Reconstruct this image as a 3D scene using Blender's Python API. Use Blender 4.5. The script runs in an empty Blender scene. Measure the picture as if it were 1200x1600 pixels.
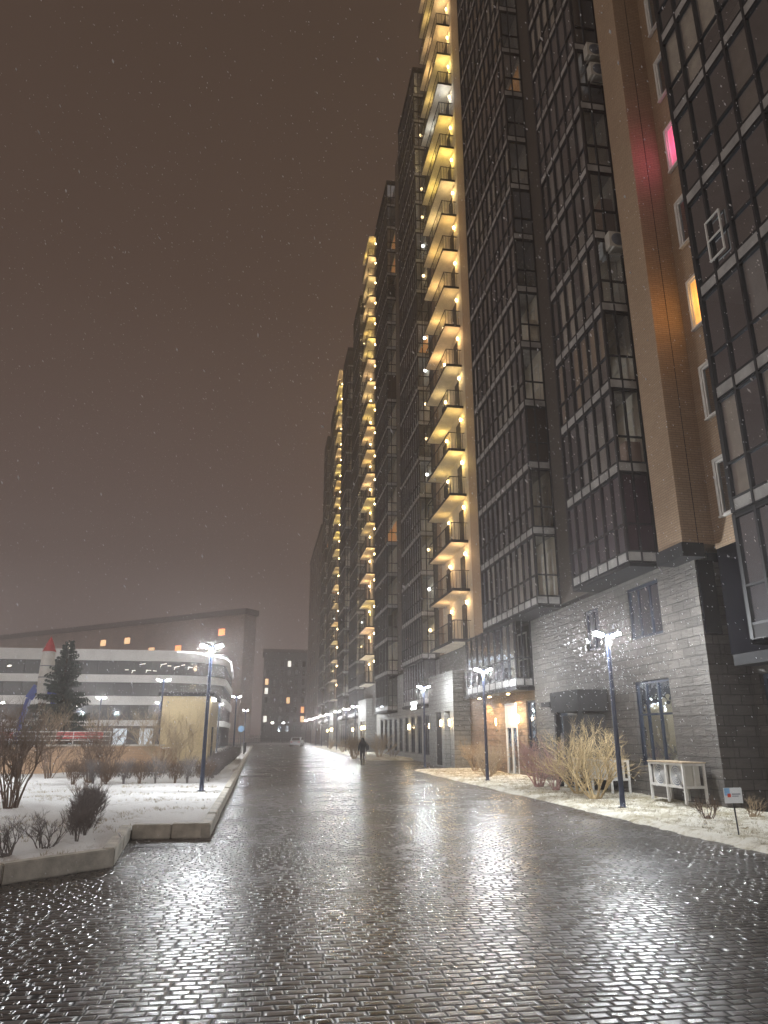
import bpy, bmesh, math, random
from mathutils import Vector, Matrix
D = bpy.data
SC = bpy.context.scene
COL = SC.collection
R = math.radians

# ------------------------------------------------------------------ camera
CAM_H = 1.95
cam = D.cameras.new('camera')
cam.sensor_fit = 'VERTICAL'; cam.sensor_height = 36.0; cam.lens = 1109.0/1600*36
cam.clip_end = 3000; cam.clip_start = 0.05
camo = D.objects.new('camera', cam); COL.objects.link(camo)
camo.location = (0, 0, CAM_H)
camo.rotation_euler = (R(90+17.375), 0, R(-9.526))
SC.camera = camo

# ------------------------------------------------------------------ exposure
SC.view_settings.view_transform = 'Standard'; SC.view_settings.look = 'None'
SC.view_settings.exposure = 0.0; SC.view_settings.gamma = 1.0
SC.view_settings.use_curve_mapping = False
cy = SC.cycles
cy.max_bounces = 6; cy.diffuse_bounces = 2; cy.glossy_bounces = 3; cy.transmission_bounces = 4
cy.transparent_max_bounces = 10; cy.volume_bounces = 0
cy.sample_clamp_indirect = 3.0; cy.sample_clamp_direct = 0.0
cy.use_denoising = True; cy.use_light_tree = True
cy.caustics_reflective = False; cy.caustics_refractive = False

# ------------------------------------------------------------------ world: overcast night sky lit by the city
W = D.worlds.new('World'); SC.world = W; W.use_nodes = True
wt = W.node_tree; wt.nodes.clear()
def wn(t, **kw):
    n = wt.nodes.new(t)
    for k, v in kw.items(): setattr(n, k, v)
    return n
wout = wn('ShaderNodeOutputWorld')
tc = wn('ShaderNodeTexCoord'); sep = wn('ShaderNodeSeparateXYZ')
wt.links.new(tc.outputs['Generated'], sep.inputs[0])
ramp = wn('ShaderNodeValToRGB')
e = ramp.color_ramp.elements
e[0].position = 0.0; e[0].color = (0.175, 0.130, 0.120, 1)
e[1].position = 1.0; e[1].color = (0.060, 0.040, 0.028, 1)
x = e.new(0.22); x.color = (0.122, 0.083, 0.069, 1)
x = e.new(0.55); x.color = (0.080, 0.051, 0.039, 1)
wt.links.new(sep.outputs['Z'], ramp.inputs[0])
# extra sky glow added behind and left of the viewer to light the facades
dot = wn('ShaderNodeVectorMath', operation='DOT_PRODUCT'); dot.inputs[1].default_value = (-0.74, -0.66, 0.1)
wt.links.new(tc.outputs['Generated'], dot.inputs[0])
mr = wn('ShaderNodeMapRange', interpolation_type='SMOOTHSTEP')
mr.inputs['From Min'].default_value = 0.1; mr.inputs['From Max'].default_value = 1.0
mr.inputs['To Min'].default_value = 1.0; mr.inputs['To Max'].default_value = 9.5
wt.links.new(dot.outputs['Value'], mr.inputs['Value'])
nz = wn('ShaderNodeTexNoise'); nz.inputs['Scale'].default_value = 1.6; nz.inputs['Detail'].default_value = 3
wt.links.new(tc.outputs['Generated'], nz.inputs['Vector'])
mr2 = wn('ShaderNodeMapRange'); mr2.inputs['To Min'].default_value = 0.86; mr2.inputs['To Max'].default_value = 1.14
wt.links.new(nz.outputs[0], mr2.inputs['Value'])
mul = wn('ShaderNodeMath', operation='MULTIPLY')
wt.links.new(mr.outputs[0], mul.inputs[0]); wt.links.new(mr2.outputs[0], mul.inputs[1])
gmx = wn('ShaderNodeMix', data_type='RGBA'); gmx.inputs[7].default_value = (.066, .056, .049, 1)
gm2 = wn('ShaderNodeMapRange'); gm2.inputs['From Min'].default_value = 1.0; gm2.inputs['From Max'].default_value = 5.0
wt.links.new(mr.outputs[0], gm2.inputs['Value']); wt.links.new(gm2.outputs[0], gmx.inputs[0]); wt.links.new(ramp.outputs[0], gmx.inputs[6])
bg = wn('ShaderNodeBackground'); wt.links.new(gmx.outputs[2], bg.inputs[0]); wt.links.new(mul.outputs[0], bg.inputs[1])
sky = wn('ShaderNodeTexSky', sky_type='NISHITA'); sky.sun_disc = False
sky.sun_elevation = R(-8); sky.sun_rotation = R(220)
bg2 = wn('ShaderNodeBackground'); bg2.inputs[1].default_value = 0.05
wt.links.new(sky.outputs[0], bg2.inputs[0])
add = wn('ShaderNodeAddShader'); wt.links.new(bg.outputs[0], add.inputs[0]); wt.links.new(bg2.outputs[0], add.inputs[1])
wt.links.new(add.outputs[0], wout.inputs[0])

# ------------------------------------------------------------------ materials
class NT:
    def __init__(s, name):
        s.m = D.materials.new(name); s.m.use_nodes = True; s.t = s.m.node_tree
        s.b = s.t.nodes['Principled BSDF']; s.out = s.t.nodes['Material Output']
    def n(s, t, ins=None, **kw):
        q = s.t.nodes.new(t)
        for k, v in kw.items(): setattr(q, k, v)
        for k, v in (ins or {}).items():
            if hasattr(v, 'is_output'): s.t.links.new(v, q.inputs[k])
            else: q.inputs[k].default_value = v
        return q
    def math(s, op, a, b=None, c=None):
        ins = {0: a}
        if b is not None: ins[1] = b
        if c is not None: ins[2] = c
        return s.n('ShaderNodeMath', ins, operation=op).outputs[0]
    def set(s, **kw):
        for k, v in kw.items():
            k = k.replace('_', ' ')
            if hasattr(v, 'is_output'): s.t.links.new(v, s.b.inputs[k])
            else: s.b.inputs[k].default_value = v
    def mapr(s, v, a, b, c, d, smooth=False):
        q = s.n('ShaderNodeMapRange', {'Value': v, 'From Min': a, 'From Max': b, 'To Min': c, 'To Max': d})
        if smooth: q.interpolation_type = 'SMOOTHSTEP'
        return q.outputs[0]
    def mix(s, f, a, b):
        q = s.n('ShaderNodeMix', data_type='RGBA')
        for i, v in ((0, f), (6, a), (7, b)):
            if hasattr(v, 'is_output'): s.t.links.new(v, q.inputs[i])
            else: q.inputs[i].default_value = v
        return q.outputs[2]
    def noise(s, scale, detail=4, rough=0.55, vec=None):
        ins = {'Scale': scale, 'Detail': detail, 'Roughness': rough}
        if vec is not None: ins['Vector'] = vec
        return s.n('ShaderNodeTexNoise', ins).outputs[0]
    def obj(s): return s.n('ShaderNodeTexCoord').outputs['Object']
def c4(c): return (c[0], c[1], c[2], 1)

def mat_plain(name, col, rough=0.6, metal=0.0, var=0.25, scale=6.0, bump=0.0):
    k = NT(name); o = k.obj()
    f = k.noise(scale, 5, 0.6, o)
    lo = tuple(v*(1-var) for v in col); hi = tuple(min(1, v*(1+var)) for v in col)
    k.set(Base_Color=k.mix(k.mapr(f, .3, .7, 0, 1), c4(lo), c4(hi)), Roughness=k.mapr(f, .3, .7, rough-.08, min(1, rough+.08)), Metallic=metal)
    if bump:
        h = k.noise(scale*5, 4, .6, o)
        k.set(Normal=k.n('ShaderNodeBump', {'Strength': bump, 'Distance': .02, 'Height': h}).outputs[0])
    return k.m
def mat_emit(name, col, s):
    k = NT(name); k.set(Base_Color=c4(col), Emission_Color=c4(col), Emission_Strength=s, Roughness=.4); return k.m
def wall_uv(k):
    o = k.obj(); sp = k.n('ShaderNodeSeparateXYZ', {0: o})
    u = k.math('ADD', sp.outputs[0], sp.outputs[1])
    return k.n('ShaderNodeCombineXYZ', {0: u, 1: sp.outputs[2], 2: 0.0}).outputs[0], o
def mat_brick(name, c1, c2, mortar, bw=.26, bh=.075, rough=.75, bump=.5):
    k = NT(name); uv, o = wall_uv(k)
    b = k.n('ShaderNodeTexBrick', {'Vector': uv, 'Color1': c4(c1), 'Color2': c4(c2), 'Mortar': c4(mortar), 'Scale': 1.0,
            'Mortar Size': .008, 'Brick Width': bw, 'Row Height': bh, 'Mortar Smooth': .3, 'Bias': -.1})
    f = k.noise(.7, 5, .6, o)
    col = k.mix(k.mapr(f, .3, .75, 0, .35), b.outputs[0], c4(tuple(v*.55 for v in c1)))
    inv = k.math('SUBTRACT', 1.0, b.outputs[1])
    k.set(Base_Color=col, Roughness=rough, Normal=k.n('ShaderNodeBump', {'Strength': bump, 'Distance': .012, 'Height': inv}).outputs[0])
    return k.m
def mat_stone(name, c1, c2, mortar, bw=.58, bh=.27):
    k = NT(name); uv, o = wall_uv(k)
    b = k.n('ShaderNodeTexBrick', {'Vector': uv, 'Color1': c4(c1), 'Color2': c4(c2), 'Mortar': c4(mortar), 'Scale': 1.0,
            'Mortar Size': .016, 'Brick Width': bw, 'Row Height': bh, 'Mortar Smooth': .3, 'Bias': 0.0})
    b.offset = .5
    sc = k.n('ShaderNodeVectorMath', {0: uv, 1: (1.6, 7.0, 1.0)}, operation='MULTIPLY').outputs[0]
    f = k.noise(1.3, 7, .65, sc); f2 = k.noise(.5, 3, .6, o)
    col = k.mix(k.mapr(f, .3, .7, 0, .8), b.outputs[0], c4(tuple(v*.45 for v in c1)))
    col = k.mix(k.mapr(f2, .4, .7, 0, .3), col, c4(tuple(v*1.5 for v in c2)))
    inv = k.math('SUBTRACT', 1.0, b.outputs[1])
    h = k.math('MULTIPLY_ADD', f, 1.6, inv)
    k.set(Base_Color=col, Roughness=.62, Normal=k.n('ShaderNodeBump', {'Strength': 1.0, 'Distance': .075, 'Height': h}).outputs[0])
    return k.m
def mat_glass(name, tint, refl=.06, rough=.03, opaque=0.0, oc=(.05, .05, .06)):
    k = NT(name); t = k.t; t.nodes.remove(k.b)
    o = k.obj(); f = k.noise(.9, 3, .5, o)
    nb = k.n('ShaderNodeBump', {'Strength': .06, 'Distance': .3, 'Height': f}).outputs[0]
    tr = k.n('ShaderNodeBsdfTransparent', {'Color': c4(tint)})
    df = k.n('ShaderNodeBsdfDiffuse', {'Color': c4(oc)})
    m0 = k.n('ShaderNodeMixShader', {0: opaque}); t.links.new(tr.outputs[0], m0.inputs[1]); t.links.new(df.outputs[0], m0.inputs[2])
    gl = k.n('ShaderNodeBsdfGlossy', {'Color': (.74, .84, .96, 1), 'Roughness': rough, 'Normal': nb})
    fr = k.n('ShaderNodeFresnel', {'IOR': 1.52, 'Normal': nb}).outputs[0]
    fr = k.math('MULTIPLY_ADD', fr, .6, refl)
    m1 = k.n('ShaderNodeMixShader', {0: fr}); t.links.new(m0.outputs[0], m1.inputs[1]); t.links.new(gl.outputs[0], m1.inputs[2])
    t.links.new(m1.outputs[0], k.out.inputs[0])
    return k.m
def mat_snow(name, snow, dirt, amount=(.40, .58), scale=1.1):
    k = NT(name); o = k.obj()
    a = k.noise(scale, 6, .62, o); b = k.noise(26, 5, .7, o); c = k.noise(7, 5, .65, o)
    s = k.math('MULTIPLY_ADD', b, .25, k.math('MULTIPLY_ADD', c, .35, k.math('MULTIPLY', a, .55)))
    f = k.mapr(s, amount[0], amount[1], 0, 1, True)
    g = k.mix(k.mapr(b, .35, .65, 0, 1), c4(dirt), c4((dirt[0]*.45, dirt[1]*.42, dirt[2]*.4)))
    k.set(Base_Color=k.mix(f, g, c4(snow)), Roughness=.72,
          Normal=k.n('ShaderNodeBump', {'Strength': .8, 'Distance': .05, 'Height': k.math('MULTIPLY_ADD', b, .8, c)}).outputs[0])
    return k.m

def mat_paving():
    k = NT('wet_clinker_paving'); o = k.obj()
    warp = k.n('ShaderNodeTexNoise', {'Scale': .35, 'Detail': 2.0, 'Vector': o}).outputs[1]
    wv = k.n('ShaderNodeVectorMath', {0: warp, 1: (.5, .5, .5)}, operation='SUBTRACT').outputs[0]
    wv = k.n('ShaderNodeVectorMath', {0: wv, 'Scale': .22}, operation='SCALE').outputs[0]
    jit = k.n('ShaderNodeTexNoise', {'Scale': 5.0, 'Detail': 1.0, 'Vector': o}).outputs[1]
    jv = k.n('ShaderNodeVectorMath', {0: jit, 1: (.5, .5, .5)}, operation='SUBTRACT').outputs[0]
    jv = k.n('ShaderNodeVectorMath', {0: jv, 'Scale': .03}, operation='SCALE').outputs[0]
    p = k.n('ShaderNodeVectorMath', {0: o, 1: wv}, operation='ADD').outputs[0]
    p = k.n('ShaderNodeVectorMath', {0: p, 1: jv}, operation='ADD').outputs[0]
    sp = k.n('ShaderNodeSeparateXYZ', {0: p})
    L, H = .162, .106
    yy = k.math('DIVIDE', sp.outputs[1], H); row = k.math('FLOOR', yy); fy = k.math('FRACT', yy)
    rr = k.n('ShaderNodeTexWhiteNoise', {'W': row}, noise_dimensions='1D').outputs[0]
    off = k.math('MULTIPLY_ADD', rr, .22, k.math('MULTIPLY', k.math('FLOORED_MODULO', row, 2.0), .5))
    lv = k.n('ShaderNodeCombineXYZ', {0: k.math('MULTIPLY', sp.outputs[0], 4.6), 1: k.math('MULTIPLY', row, 7.31), 2: 0.0}).outputs[0]
    ln = k.n('ShaderNodeTexNoise', {'Scale': 1.0, 'Detail': 0.0, 'Vector': lv}).outputs[0]
    xx = k.math('MULTIPLY_ADD', ln, 1.1, k.math('ADD', k.math('DIVIDE', sp.outputs[0], L), off)); cl = k.math('FLOOR', xx); fx = k.math('FRACT', xx)
    ex = k.math('MULTIPLY', k.math('MINIMUM', fx, k.math('SUBTRACT', 1.0, fx)), L)
    ey = k.math('MULTIPLY', k.math('MINIMUM', fy, k.math('SUBTRACT', 1.0, fy)), H)
    ed = k.math('MINIMUM', ex, ey)
    top = k.mapr(ed, .002, .026, 0, 1, True); jm = k.mapr(ed, .005, .013, 0, 1, True)
    cid = k.n('ShaderNodeCombineXYZ', {0: cl, 1: row, 2: 0.0}).outputs[0]
    wnz = k.n('ShaderNodeTexWhiteNoise', {'Vector': cid}, noise_dimensions='3D')
    wet = k.noise(.42, 4, .6, o)
    grain = k.noise(60, 4, .6, o)
    big = k.noise(.16, 3, .5, o)
    col = k.mix(wnz.outputs[0], (.050, .046, .043, 1), (.140, .128, .118, 1))
    col = k.mix(k.mapr(big, .4, .65, 0, .5), col, (.12, .10, .088, 1))
    col = k.mix(jm, (.012, .011, .011, 1), col)
    rough = k.mapr(wet, .35, .65, .14, .24, True)
    rough = k.math('MULTIPLY_ADD', wnz.outputs[0], .10, rough)
    rough = k.math('MULTIPLY_ADD', k.math('SUBTRACT', 1.0, top), .16, rough)
    h = k.math('MULTIPLY_ADD', grain, .22, top)
    h = k.math('MULTIPLY_ADD', wnz.outputs[0], .25, h)
    bm = k.n('ShaderNodeBump', {'Strength': .9, 'Distance': .011, 'Height': h}).outputs[0]
    tl = k.n('ShaderNodeVectorMath', {0: wnz.outputs[1], 1: (.5, .5, .5)}, operation='SUBTRACT').outputs[0]
    tl = k.n('ShaderNodeVectorMath', {0: tl, 1: (.07, .075, 0)}, operation='MULTIPLY').outputs[0]
    nn = k.n('ShaderNodeVectorMath', {0: bm, 1: tl}, operation='ADD').outputs[0]
    nn = k.n('ShaderNodeVectorMath', {0: nn}, operation='NORMALIZE').outputs[0]
    k.set(Base_Color=col, Roughness=rough, Normal=nn, Specular_IOR_Level=k.mapr(jm, 0, 1, .06, .75))
    return k.m

M = {}
M['paving'] = mat_paving()
M['snow'] = mat_snow('patchy_snow', (.82, .82, .82), (.34, .30, .21), (.37, .53))
M['snow_thin'] = mat_snow('thin_snow_on_grass', (.86, .84, .75), (.60, .54, .36), (.46, .64))
M['ground'] = mat_snow('dim_snowy_ground', (.45, .45, .45), (.06, .055, .05), (.42, .62), .3)
M['kerb'] = mat_plain('weathered_concrete', (.50, .47, .41), .7, 0, .35, 3.0, .5)
M['brick'] = mat_brick('tan_brick', (.46, .33, .22), (.40, .28, .185), (.22, .17, .13))
M['brick_grey'] = mat_brick('dark_grey_brown_brick', (.11, .09, .075), (.085, .07, .06), (.05, .045, .04))
M['plaster'] = mat_plain('cream_plaster', (.62, .54, .42), .8, 0, .12, 2.0, .1)
M['loggia'] = mat_plain('pale_loggia_wall', (.74, .70, .62), .8, 0, .15, .7)
M['stone'] = mat_stone('dark_split_stone', (.165, .15, .135), (.085, .078, .072), (.025, .023, .022))
M['stone_brown'] = mat_stone('brown_split_stone', (.27, .18, .12), (.20, .135, .09), (.07, .05, .04))
M['stone_pale'] = mat_stone('grey_split_stone', (.34, .34, .32), (.28, .28, .27), (.12, .12, .12))
M['frame'] = mat_plain('dark_frame_metal', (.018, .018, .021), .6, 0, .3, 4)
M['navy'] = mat_plain('navy_frame_metal', (.022, .030, .050), .4, .4, .3, 4)
M['band'] = mat_plain('pale_floor_panel', (.34, .33, .32), .6, 0, .35, 1.7)
M['white'] = mat_plain('white_paint', (.72, .71, .68), .5, 0, .1, 3)
M['slab'] = mat_plain('pale_concrete_slab', (.58, .52, .42), .8, 0, .18, 1.6, .1)
M['dark'] = mat_plain('dark_metal_cladding', (.026, .026, .028), .75, 0, .35, 2)
M['matte_dark'] = mat_plain('matte_black_cladding', (.006, .006, .008), .95, 0, .3, 2)
M['matte_dark'].node_tree.nodes['Principled BSDF'].inputs['Specular IOR Level'].default_value = 0.0
M['dark'].node_tree.nodes['Principled BSDF'].inputs['Specular IOR Level'].default_value = 0.2
M['roof'] = mat_plain('roof_sheet', (.06, .055, .05), .7)
M['glass'] = mat_glass('clear_loggia_glass', (.90, .89, .86), .0)
M['glass_dark'] = mat_glass('tinted_loggia_glass', (.5, .48, .45), .02)
M['glass_brown'] = mat_glass('brown_opaque_glass', (.1, .09, .08), .03, .25, .92, (.060, .045, .038))
M['glass_panel'] = mat_glass('grey_glass_panel', (.3, .3, .3), .04, .12, .85, (.11, .11, .115))
M['glass_purple'] = mat_glass('purple_tinted_glass', (.3, .22, .28), .03, .08, .55, (.085, .05, .065))
M['window'] = mat_glass('dark_window_glass', (.2, .22, .25), .06, .03, .93, (.02, .024, .03))
M['curtain'] = mat_plain('pale_curtain', (.72, .67, .58), .9, 0, .2, 3)
M['curtain_tan'] = mat_plain('tan_curtain', (.42, .30, .17), .9, 0, .2, 3)
M['curtain_grey'] = mat_plain('grey_blind', (.38, .38, .38), .9, 0, .2, 3)
def mat_litroom(name, col, s):
    k = NT(name); o = k.obj(); sp = k.n('ShaderNodeSeparateXYZ', {0: o})
    sc = k.n('ShaderNodeCombineXYZ', {0: 0.0, 1: k.math('MULTIPLY', sp.outputs[1], 9.0), 2: k.math('MULTIPLY', sp.outputs[2], .5)}).outputs[0]
    f = k.mapr(k.noise(1.0, 3, .6, sc), .3, .7, .35, 1.25); g2 = k.mapr(k.noise(1.4, 2, .5, o), .35, .65, .6, 1.15)
    k.set(Base_Color=c4(col), Emission_Color=c4(col), Emission_Strength=k.math('MULTIPLY', k.math('MULTIPLY', f, g2), s), Roughness=.4)
    return k.m
M['lit_orange'] = mat_litroom('lit_orange_window', (1.0, .50, .13), 1.0)
M['lit_pink'] = mat_litroom('lit_pink_window', (1.0, .25, .42), .7)
M['lit_dim'] = mat_litroom('dim_warm_window', (1.0, .50, .18), .3)
M['lit_green'] = mat_emit('pale_lit_blind', (.75, .95, .85), .22)
M['lit_far'] = mat_emit('far_lit_window', (1.0, .62, .32), 1.6)
M['lit_far_red'] = mat_emit('far_orange_window', (1.0, .38, .12), 1.8)
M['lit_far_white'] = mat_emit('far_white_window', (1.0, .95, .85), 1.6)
M['led'] = mat_emit('led_panel', (1.0, .98, .94), 60)
M['led_small'] = mat_emit('small_white_lamp', (.95, 1.0, 1.0), 9)
M['warm'] = mat_emit('warm_lamp_glass', (1.0, .72, .34), 40)
M['warm_soft'] = mat_emit('soft_warm_globe', (1.0, .74, .38), 7)
M['pole'] = mat_plain('navy_pole_paint', (.030, .040, .075), .38, .3, .2, 5)
M['cage'] = mat_plain('white_cage_steel', (.70, .69, .66), .5, .1, .12, 5)
M['ac'] = mat_plain('ac_casing', (.55, .53, .48), .5, 0, .12, 3)
M['twig_yellow'] = mat_plain('frosted_yellow_twigs', (.56, .43, .24), .8, 0, .3, 9)
M['twig_tan'] = mat_plain('frosted_tan_twigs', (.40, .31, .21), .8, 0, .3, 9)
M['twig_pink'] = mat_plain('pinkish_twigs', (.44, .27, .25), .8, 0, .3, 9)
M['twig_brown'] = mat_plain('brown_twigs', (.15, .10, .07), .8, 0, .3, 9)
M['twig_grey'] = mat_plain('dark_grey_twigs', (.17, .15, .145), .85, 0, .35, 9)
M['needles'] = mat_plain('spruce_needles', (.045, .068, .058), .8, 0, .45, 2)
M['bark'] = mat_plain('bark', (.06, .045, .035), .9, 0, .3, 8)
M['pinkbrick'] = mat_brick('buff_brick', (.48, .31, .19), (.42, .27, .17), (.3, .22, .15))
M['beige'] = mat_brick('yellow_beige_brick', (.62, .49, .28), (.56, .44, .25), (.42, .35, .24), bump=.25)
M['mallwhite'] = mat_plain('white_composite_panel', (.66, .66, .65), .5, 0, .1, .6)
M['mallglass'] = mat_glass('mall_ribbon_glass', (.2, .22, .24), .08, .05, .75, (.055, .062, .07))
M['red'] = mat_plain('red_paint', (.50, .045, .05), .5, 0, .2, 3)
M['blue'] = mat_plain('blue_paint', (.035, .07, .36), .5, 0, .2, 3)
M['cloth'] = mat_plain('black_cloth', (.012, .012, .014), .9, 0, .3, 20, .3)
M['skin'] = mat_plain('skin', (.35, .2, .14), .6, 0, .1, 10)
M['bag'] = mat_plain('black_bag_fabric', (.018, .018, .022), .8, 0, .3, 12)
M['panel_far'] = mat_plain('far_brown_panel', (.36, .27, .235), .85, 0, .15, .3)
M['panel_far_dark'] = mat_plain('far_dark_panel', (.13, .10, .09), .85, 0, .15, .3)
M['panel_grey'] = mat_plain('far_grey_panel', (.10, .10, .105), .85, 0, .15, .3)
M['steel'] = mat_plain('dark_grate_steel', (.08, .08, .08), .4, .7, .3, 9)
M['carwhite'] = mat_plain('pale_car_paint', (.55, .57, .6), .35, .1, .1, 2)
M['tyre'] = mat_plain('tyre_rubber', (.02, .02, .02), .8)
M['flake'] = mat_plain('snowflake', (.85, .86, .9), .6, 0, .05, 1)
M['signwhite'] = mat_plain('white_sign_face', (.62, .64, .66), .5, 0, .1, 3)
M['signblue'] = mat_plain('sky_blue_print', (.20, .38, .60), .5, 0, .2, 6)
M['signred'] = mat_plain('red_print', (.55, .06, .03), .5, 0, .2, 6)
M['signgrey'] = mat_plain('grey_print', (.2, .22, .26), .5, 0, .2, 6)

# ------------------------------------------------------------------ mesh helpers
class MB:
    """collects simple shapes and links them as one mesh object"""
    def __init__(s, org=(0, 0, 0)): s.v = []; s.f = []; s.o = Vector(org)
    def box(s, x0, x1, y0, y1, z0, z1):
        i = len(s.v)
        s.v += [(x, y, z) for x in (x0, x1) for y in (y0, y1) for z in (z0, z1)]
        s.f += [tuple(i+j for j in q) for q in ((0, 1, 3, 2), (4, 6, 7, 5), (0, 4, 5, 1), (2, 3, 7, 6), (0, 2, 6, 4), (1, 5, 7, 3))]
        return s
    def quad(s, *p):
        i = len(s.v); s.v += [tuple(q) for q in p]; s.f.append(tuple(range(i, i+len(p)))); return s
    def tube(s, a, b, ra, rb=None, n=6, cap=True):
        a = Vector(a); b = Vector(b); rb = ra if rb is None else rb
        d = b-a
        if d.length < 1e-6: return s
        d.normalize(); u = d.orthogonal().normalized(); w = d.cross(u); i = len(s.v)
        for p, r in ((a, ra), (b, rb)):
            for k in range(n):
                t = 2*math.pi*k/n; s.v.append(tuple(p+u*(math.cos(t)*r)+w*(math.sin(t)*r)))
        for k in range(n): s.f.append((i+k, i+(k+1) % n, i+n+(k+1) % n, i+n+k))
        if cap: s.f.append(tuple(i+n-1-k for k in range(n))); s.f.append(tuple(i+n+k for k in range(n)))
        return s
    def bar(s, a, b, w, h):
        a = Vector(a); b = Vector(b); d = (b-a).normalized(); up = Vector((0, 0, 1))
        if abs(d.z) > .95: up = Vector((0, 1, 0))
        r = d.cross(up).normalized(); up = r.cross(d); i = len(s.v)
        for p in (a, b):
            for q, t in ((-1, -1), (1, -1), (1, 1), (-1, 1)): s.v.append(tuple(p+r*(q*w/2)+up*(t*h/2)))
        s.f += [(i, i+1, i+2, i+3), (i+7, i+6, i+5, i+4)]+[(i+k, i+4+k, i+4+(k+1) % 4, i+(k+1) % 4) for k in range(4)]
        return s
    def lathe(s, prof, c, n=16):
        i = len(s.v); c = Vector(c)
        for r, z in prof:
            for k in range(n):
                t = 2*math.pi*k/n; s.v.append((c.x+r*math.cos(t), c.y+r*math.sin(t), c.z+z))
        for j in range(len(prof)-1):
            for k in range(n):
                s.f.append((i+j*n+k, i+j*n+(k+1) % n, i+(j+1)*n+(k+1) % n, i+(j+1)*n+k))
        return s
    def disc(s, c, nrm, r, n=14):
        c = Vector(c); d = Vector(nrm).normalized(); u = d.orthogonal().normalized(); w = d.cross(u)
        return s.quad(*[c+u*(r*math.cos(2*math.pi*k/n))+w*(r*math.sin(2*math.pi*k/n)) for k in range(n)])
    def prism(s, poly, z0, z1):
        n = len(poly); i = len(s.v)
        s.v += [(x, y, z0) for x, y in poly]+[(x, y, z1) for x, y in poly]
        s.f.append(tuple(i+n-1-k for k in range(n))); s.f.append(tuple(i+n+k for k in range(n)))
        s.f += [(i+k, i+(k+1) % n, i+n+(k+1) % n, i+n+k) for k in range(n)]
        return s
    def build(s, name, mat, parent=None, smooth=False):
        me = D.meshes.new(name); o = s.o
        me.from_pydata([(x-o.x, y-o.y, z-o.z) for x, y, z in s.v], [], s.f)
        me.materials.append(mat if not isinstance(mat, str) else M[mat])
        if smooth: me.polygons.foreach_set('use_smooth', [True]*len(me.polygons))
        me.update()
        ob = D.objects.new(name, me); COL.objects.link(ob)
        if parent is not None: ob.parent = parent
        else: ob.location = o
        return ob
def tag(o, label=None, cat=None, group=None, kind=None):
    if label: o['label'] = label
    if cat: o['category'] = cat
    if group: o['group'] = group
    if kind: o['kind'] = kind
    return o
def thing(name, label, cat, loc, group=None, rz=0):
    o = D.objects.new(name, None); COL.objects.link(o); o.location = loc; o.rotation_euler = (0, 0, rz)
    o.empty_display_size = .2
    return tag(o, label, cat, group)
def light(parent, kind, loc, power, col, radius=.05, rot=None, angle=150, blend=.6):
    l = D.lights.new('lamp_light', kind); l.energy = power; l.color = col; l.shadow_soft_size = radius
    if kind == 'SPOT': l.spot_size = R(angle); l.spot_blend = blend
    o = D.objects.new('lamp_light', l); COL.objects.link(o); o.parent = parent; o.location = loc
    if rot: o.rotation_euler = rot
    return o
def copy_tree(o, parent=None):
    c = o.copy(); COL.objects.link(c); c.parent = parent
    for ch in list(o.children): copy_tree(ch, c)
    return c

# ------------------------------------------------------------------ ground, road, beds
g = MB(); g.quad((-900, -300, -.03), (900, -300, -.03), (900, 1500, -.03), (-900, 1500, -.03))
tag(g.build('ground', 'ground'), kind='structure')
g = MB(); g.quad((-40, -20, 0), (16, -20, 0), (16, 150, 0), (-40, 150, 0))
tag(g.build('road', 'paving'), kind='structure')

def bed_sheet(name, mat, xs, ys, zf, inside, edge_z=-.02):
    """a raised sheet of snow; zf gives its height, inside says where it lies"""
    b = MB(); idx = {}
    for i, x in enumerate(xs):
        for j, y in enumerate(ys):
            if inside(x, y): idx[i, j] = len(b.v); b.v.append((x, y, zf(x, y)))
    for i in range(len(xs)-1):
        for j in range(len(ys)-1):
            q = [(i, j), (i+1, j), (i+1, j+1), (i, j+1)]
            if all(t in idx for t in q): b.f.append(tuple(idx[t] for t in q))
    return tag(b.build(name, mat, smooth=True), kind='structure')
def frange(a, b, st): return [a+st*i for i in range(int(round((b-a)/st))+1)]
from mathutils import noise as mn
def nzf(x, y, s): return mn.noise(Vector((x*s, y*s, 3.7)))

# right snow strip, its edge spilling over the paving
def right_z(x, y):
    e = 8.62+.10*nzf(0, y, 1.3)+.06*nzf(0, y, 4.1)+.03*nzf(1, y, 11)
    d = x-e
    if d < 0: return -.03
    return min(.085, d*.42)+.05*max(0, min(3, x-8.9))/3+.03*nzf(x, y, 1.1)+.018*nzf(x, y, 3.7)+.012*nzf(x, y, 9)
def right_in(x, y): return True
bed_sheet('snow_strip', 'snow_thin', [8.35+.09*i for i in range(20)]+frange(10.15, 12.35, .2), frange(4, 42.3, .12), 
          lambda x, y: right_z(x, y)-max(0, y-41.3)*.15*1.0, right_in)
bed_sheet('snow_strip', 'snow_thin', [8.0+.2*i for i in range(23)], frange(57, 122, .5),
          lambda x, y: right_z(x, y)+.02-max(0, 58-y)*.2, right_in)

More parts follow.
